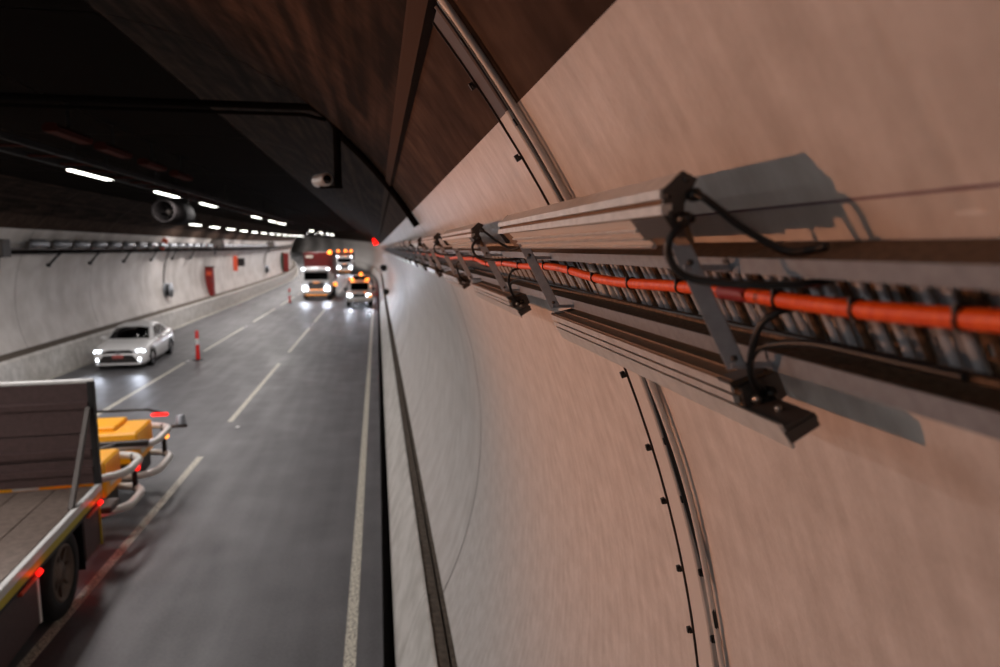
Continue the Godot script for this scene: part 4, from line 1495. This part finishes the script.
		m.box(Vector3(s * 0.7, 0.83, -2.36), Vector3(0.3, 0.14, 0.08), Basis(Vector3.UP, -s * 0.3), 0.03)
		part("tail_lamp", m.done(), M.cabinet_red, t)
		for z in [1.42, -1.42]:
			wheel(t, "wheel", Vector3(s * 0.82, 0.33, z), 0.33, 0.22, float(s), M.rim_grey, 10)
			# arch
			m = MB.new()
			var ar = []
			for k in 13:
				var a = PI * k / 12.0
				ar.append(Vector3(s * 0.915, 0.33 + sin(a) * 0.385, z + cos(a) * 0.385))
			m.tube(ar, 0.028, 6)
			part("wheel_arch", m.done(), M.grille_black, t)
	m = MB.new()
	m.prism([Vector2(-0.55, 0.66), Vector2(-0.35, 0.72), Vector2(0.35, 0.72), Vector2(0.55, 0.66), Vector2(0.4, 0.56), Vector2(-0.4, 0.56)], 2.2, 2.37)
	part("upper_grille", m.done(), M.grille_black, t)
	m = MB.new()
	m.prism([Vector2(-0.48, 0.55), Vector2(0.48, 0.55), Vector2(0.66, 0.28), Vector2(-0.66, 0.28)], 2.2, 2.395)
	part("lower_grille", m.done(), M.grille_black, t)
	for y in [0.34, 0.4, 0.46]:
		m = MB.new()
		m.box(Vector3(0, y, 2.4), Vector3(1.0, 0.012, 0.015))
		part("grille_bar", m.done(), M.dark_plate, t)
	m = MB.new()
	var em = []
	for i in 16:
		em.append(Vector3(cos(TAU * i / 16) * 0.08, 0.64 + sin(TAU * i / 16) * 0.055, 2.385))
	m.tube(em, 0.012, 6, true)
	m.box(Vector3(0, 0.65, 2.385), Vector3(0.1, 0.014, 0.012))
	part("badge", m.done(), M.chrome, t)
	m = MB.new()
	m.box(Vector3(0, 0.5, 2.405), Vector3(0.37, 0.13, 0.012), Basis(), 0.003)
	part("number_plate", m.done(), M.plate_red, t)
	m = MB.new()
	m.box(Vector3(0, 0.22, 2.32), Vector3(1.5, 0.05, 0.14), Basis(), 0.02)
	part("front_lip", m.done(), M.car_white, t)
	return t

func build_ute(pos: Vector3, label: String, bar: bool) -> Node3D:
	var t = thing("work_ute", label, "utility vehicle", pos, 0.0)
	var m = MB.new()
	var rings = []
	for s in [[2.5, 0.84, 0.42, 0.95], [2.42, 0.9, 0.38, 1.02], [1.6, 0.93, 0.36, 1.1], [0.9, 0.93, 0.36, 1.14], [-0.9, 0.93, 0.36, 1.14], [-2.6, 0.92, 0.42, 1.14]]:
		rings.append(mirror_ring([[0, s[2]], [s[1] * 0.95, s[2]], [s[1], s[2] + 0.12], [s[1], s[3] - 0.08], [s[1] - 0.06, s[3]], [0, s[3] + 0.02]], s[0]))
	m.loft(rings)
	part("body", m.done(), M.car_white, t)
	m = MB.new()
	rings = []
	for s in [[0.95, 0.8, 1.12], [0.3, 0.7, 1.76], [0.0, 0.68, 1.83], [-0.7, 0.68, 1.83], [-0.95, 0.7, 1.76], [-1.1, 0.78, 1.12]]:
		rings.append(mirror_ring([[0, 1.05], [0.84, 1.05], [lerp(0.84, s[1], (s[2] - 1.05) / 0.78), s[2] - 0.04], [s[1] - 0.06, s[2]], [0, s[2] + 0.015]], s[0]))
	m.loft(rings)
	part("cabin", m.done(), M.car_white, t)
	m = MB.new()
	m.box(Vector3(0, 1.45, 0.635), Vector3(1.34, 0.78, 0.03), Basis(Vector3.RIGHT, -0.79), 0.01)
	part("windscreen", m.done(), M.glass_dark, t)
	m = MB.new()
	m.box(Vector3(0, 0.86, 2.5), Vector3(1.0, 0.2, 0.05), Basis(), 0.02)
	part("grille", m.done(), M.grille_black, t)
	m = MB.new()
	m.box(Vector3(0, 0.52, 2.52), Vector3(1.7, 0.22, 0.1), Basis(), 0.03)
	part("bumper", m.done(), M.tube_white, t)
	for s in [-1, 1]:
		m = MB.new()
		m.box(Vector3(s * 0.7, 0.88, 2.46), Vector3(0.34, 0.2, 0.12), Basis(), 0.03)
		part("head_lamp", m.done(), M.head_lamp, t)
		if s > 0:
			m = MB.new()
			m.box(Vector3(s * 0.78, 0.86, 2.5), Vector3(0.28, 0.16, 0.1), Basis(), 0.03)
			part("amber_indicator", m.done(), M.amber_lamp, t)
		spot(t, Vector3(s * 0.7, 0.85, 2.6), Vector3(0, -0.1, 1), 30, Color(0.9, 0.93, 1.0), HEAD, 0.08)
		m = MB.new()
		m.box(Vector3(s * 1.05, 1.25, 0.75), Vector3(0.22, 0.22, 0.08), Basis(), 0.03)
		part("door_mirror", m.done(), M.grille_black, t)
		m = MB.new()
		m.box(Vector3(s * 0.775, 1.42, -0.1), Vector3(0.02, 0.44, 1.2), Basis(Vector3.BACK, s * 0.2), 0.005)
		part("side_window", m.done(), M.glass_dark, t)
		for z in [1.6, -1.6]:
			wheel(t, "wheel", Vector3(s * 0.82, 0.38, z), 0.38, 0.24, float(s), M.rim_grey, 6)
	m = MB.new()
	if bar:
		m.box(Vector3(0, 1.9, -0.1), Vector3(1.4, 0.06, 0.2), Basis(), 0.02)
		part("roof_bar", m.done(), M.tube_white, t)
		for x in [-0.6, 0.6]:
			m = MB.new()
			m.box(Vector3(x, 1.98, -0.05), Vector3(0.34, 0.1, 0.2), Basis(), 0.04)
			part("amber_beacon", m.done(), M.amber_lamp, t)
			omni(t, Vector3(x, 1.98, 0.14), Color(1, 0.5, 0.1), 0.25, 0.1)
	else:
		m.lathe([Vector2(0, 0.22), Vector2(0.12, 0.18), Vector2(0.14, 0.0)], Transform3D(Basis(), Vector3(0, 1.84, -0.2)), 12)
		part("amber_beacon", m.done(), M.amber_lamp, t)
		omni(t, Vector3(0, 1.98, 0.1), Color(1, 0.5, 0.1), 0.25, 0.1)
	return t

func build_lorry(called: String, pos: Vector3, label: String, boxed: bool) -> Node3D:
	var t = thing(called, label, "truck", pos, 0.0)
	var m = MB.new()
	var rings = []
	for s in [[-1.6, 0.0, 2.75], [0.4, 0.0, 2.75], [0.62, 0.0, 2.6], [0.75, 0.02, 1.9], [0.85, 0.04, 0.7]]:
		rings.append(mirror_ring([[0, 0.55], [1.18 - s[1], 0.55], [1.22 - s[1], 0.75], [1.2 - s[1], lerp(0.75, s[2], 0.6)], [1.1 - s[1], s[2] - 0.06], [0.9, s[2]], [0, s[2] + 0.02]], s[0]))
	m.loft(rings)
	part("cab", m.done(), M.car_white, t)
	m = MB.new()
	m.box(Vector3(0, 2.05, 0.76), Vector3(1.95, 0.7, 0.03), Basis(Vector3.RIGHT, -0.16), 0.01)
	part("windscreen", m.done(), M.glass_dark, t)
	m = MB.new()
	m.box(Vector3(0, 2.5, 0.82), Vector3(2.1, 0.2, 0.3), Basis(Vector3.RIGHT, 0.3), 0.03)
	part("sun_visor", m.done(), M.car_white, t)
	m = MB.new()
	m.box(Vector3(0, 1.2, 0.86), Vector3(1.3, 0.6, 0.06), Basis(), 0.02)
	part("grille", m.done(), M.dark_plate, t)
	for k in 4:
		m = MB.new()
		m.box(Vector3(0, 0.98 + k * 0.14, 0.9), Vector3(1.2, 0.03, 0.03))
		part("grille_bar", m.done(), M.chrome, t)
	m = MB.new()
	m.box(Vector3(0, 0.62, 0.9), Vector3(2.3, 0.36, 0.22), Basis(), 0.06)
	part("bumper", m.done(), M.tube_white, t)
	m = MB.new()
	m.box(Vector3(0, 0.45, 0.0), Vector3(2.2, 0.4, 1.4))
	part("under_body", m.done(), M.frame_black, t)
	for s in [-1, 1]:
		m = MB.new()
		m.lathe([Vector2(0, 0.05), Vector2(0.17, 0.04), Vector2(0.19, 0.0)], Transform3D(Basis(Vector3.RIGHT, PI / 2), Vector3(s * 0.9, 0.95, 0.93)), 14)
		part("head_lamp", m.done(), M.head_lamp, t)
		spot(t, Vector3(s * 0.9, 0.95, 1.05), Vector3(0, -0.07, 1), 30, Color(0.9, 0.93, 1.0), HEAD * 1.4, 0.12)
		m = MB.new()
		m.box(Vector3(s * 1.4, 1.95, 0.7), Vector3(0.16, 0.5, 0.14), Basis(), 0.04)
		part("door_mirror", m.done(), M.car_white, t)
		m = MB.new()
		m.box(Vector3(s * 1.02, 2.62, 0.95), Vector3(0.22, 0.12, 0.08), Basis(), 0.03)
		part("roof_lamp", m.done(), M.head_lamp, t)
		for z in [-0.4, -3.5, -6.5]:
			wheel(t, "wheel", Vector3(s * 1.0, 0.52, z), 0.52, 0.3, float(s), M.rim_grey, 6)
	# amber lamp rows
	for row in [[1.48, 3, 0.17], [0.88, 7, 0.17], [0.42, 9, 0.2]]:
		for k in row[1]:
			if boxed or row[1] != 7:
				m = MB.new()
				m.box(Vector3((k - (row[1] - 1) / 2.0) * row[2], row[0], 1.02 if row[0] < 1.0 else 0.93), Vector3(0.09, 0.07, 0.05), Basis(), 0.02)
				part("amber_marker", m.done(), M.amber_lamp, t)
	if boxed:
		m = MB.new()
		m.box(Vector3(0, 2.7, -5.2), Vector3(2.44, 2.6, 6.6), Basis(), 0.02)
		part("container", m.done(), M.container_red, t)
		for k in 9:
			m = MB.new()
			m.box(Vector3(-1.08 + k * 0.27, 2.7, -1.885), Vector3(0.1, 2.4, 0.03), Basis(), 0.01)
			part("container_rib", m.done(), M.container_red, t)
		m = MB.new()
		m.box(Vector3(-0.75, 3.62, -1.86), Vector3(0.6, 0.22, 0.02))
		part("container_plate", m.done(), M.plate_white, t)
	else:
		m = MB.new()
		m.box(Vector3(0, 2.2, -5.0), Vector3(2.4, 2.0, 6.4), Basis(), 0.02)
		part("tray_body", m.done(), M.board_steel, t)
	m = MB.new()
	for x in ([1.05] if boxed else [-1.0, 0.1, 0.95]):
		var y: float = 3.85 if boxed else 3.3
		m = MB.new()
		m.lathe([Vector2(0, 0.34), Vector2(0.14, 0.3), Vector2(0.17, 0.1), Vector2(0.17, 0.0)], Transform3D(Basis(), Vector3(x, y, -1.3)), 14)
		part("amber_beacon", m.done(), M.amber_lamp, t)
		omni(t, Vector3(x, y + 0.2, -0.95), Color(1, 0.5, 0.1), 0.8, 0.15)
		m = MB.new()
		m.tube([Vector3(x, 2.7, -1.3), Vector3(x, y + 0.02, -1.3)], 0.03, 6)
		part("beacon_post", m.done(), M.frame_black, t)
	if boxed:
		m = MB.new()
		m.box(Vector3(1.5, 1.25, -0.6), Vector3(0.3, 0.3, 0.1), Basis(), 0.05)
		part("amber_side_lamp", m.done(), M.amber_lamp, t)
	return t

func build_cars() -> void:
	build_sedan(at(-9.42, 0, 28.7), deg_to_rad(3.0), "white sedan with lit head lamps driving beside the far barrier")
	build_lorry("container_truck", at(-5.15, 0, 60.5), "white-cabbed container truck with red box and rows of amber lamps", true)
	build_ute(at(-1.4, 0, 54.5), "white utility vehicle with two amber roof beacons, ahead of a second one", true)
	build_ute(at(-1.55, 0, 66.0), "white utility vehicle with one roof beacon, half hidden behind another", false)
	build_lorry("beacon_truck", at(-3.9, 0, 107.0), "distant white truck with three amber beacons on its roof", false)
	build_sedan(at(-6.3, 0, 96.0), 0.0, "distant white sedan with dazzling head lamps half hidden by the container truck")

func build_small() -> void:
	# flexible bollards
	var b = thing("lane_bollard", "red flexible lane bollard with white band beside the white sedan", "bollard", at(-7.07, 0, 28.3), 0, "red lane bollards")
	var m = MB.new()
	m.lathe([Vector2(0.0, 0.04), Vector2(0.2, 0.03), Vector2(0.22, 0.0)], Transform3D(), 20)
	part("base", m.done(), M.frame_black, b)
	m = MB.new()
	m.lathe([Vector2(0.085, 0.03), Vector2(0.08, 0.1), Vector2(0.07, 0.62)], Transform3D(), 16)
	part("post", m.done(), M.bollard_red, b)
	m = MB.new()
	m.lathe([Vector2(0.072, 0.62), Vector2(0.072, 0.86)], Transform3D(), 16)
	part("white_band", m.done(), M.reflective_white, b)
	m = MB.new()
	m.lathe([Vector2(0.07, 0.86), Vector2(0.068, 1.12), Vector2(0.05, 1.17), Vector2(0.0, 1.18)], Transform3D(), 16)
	part("cap", m.done(), M.bollard_red, b)
	copy(b, at(-7.0, 0, 56.8), "red flexible lane bollard with white band ahead of the container truck")
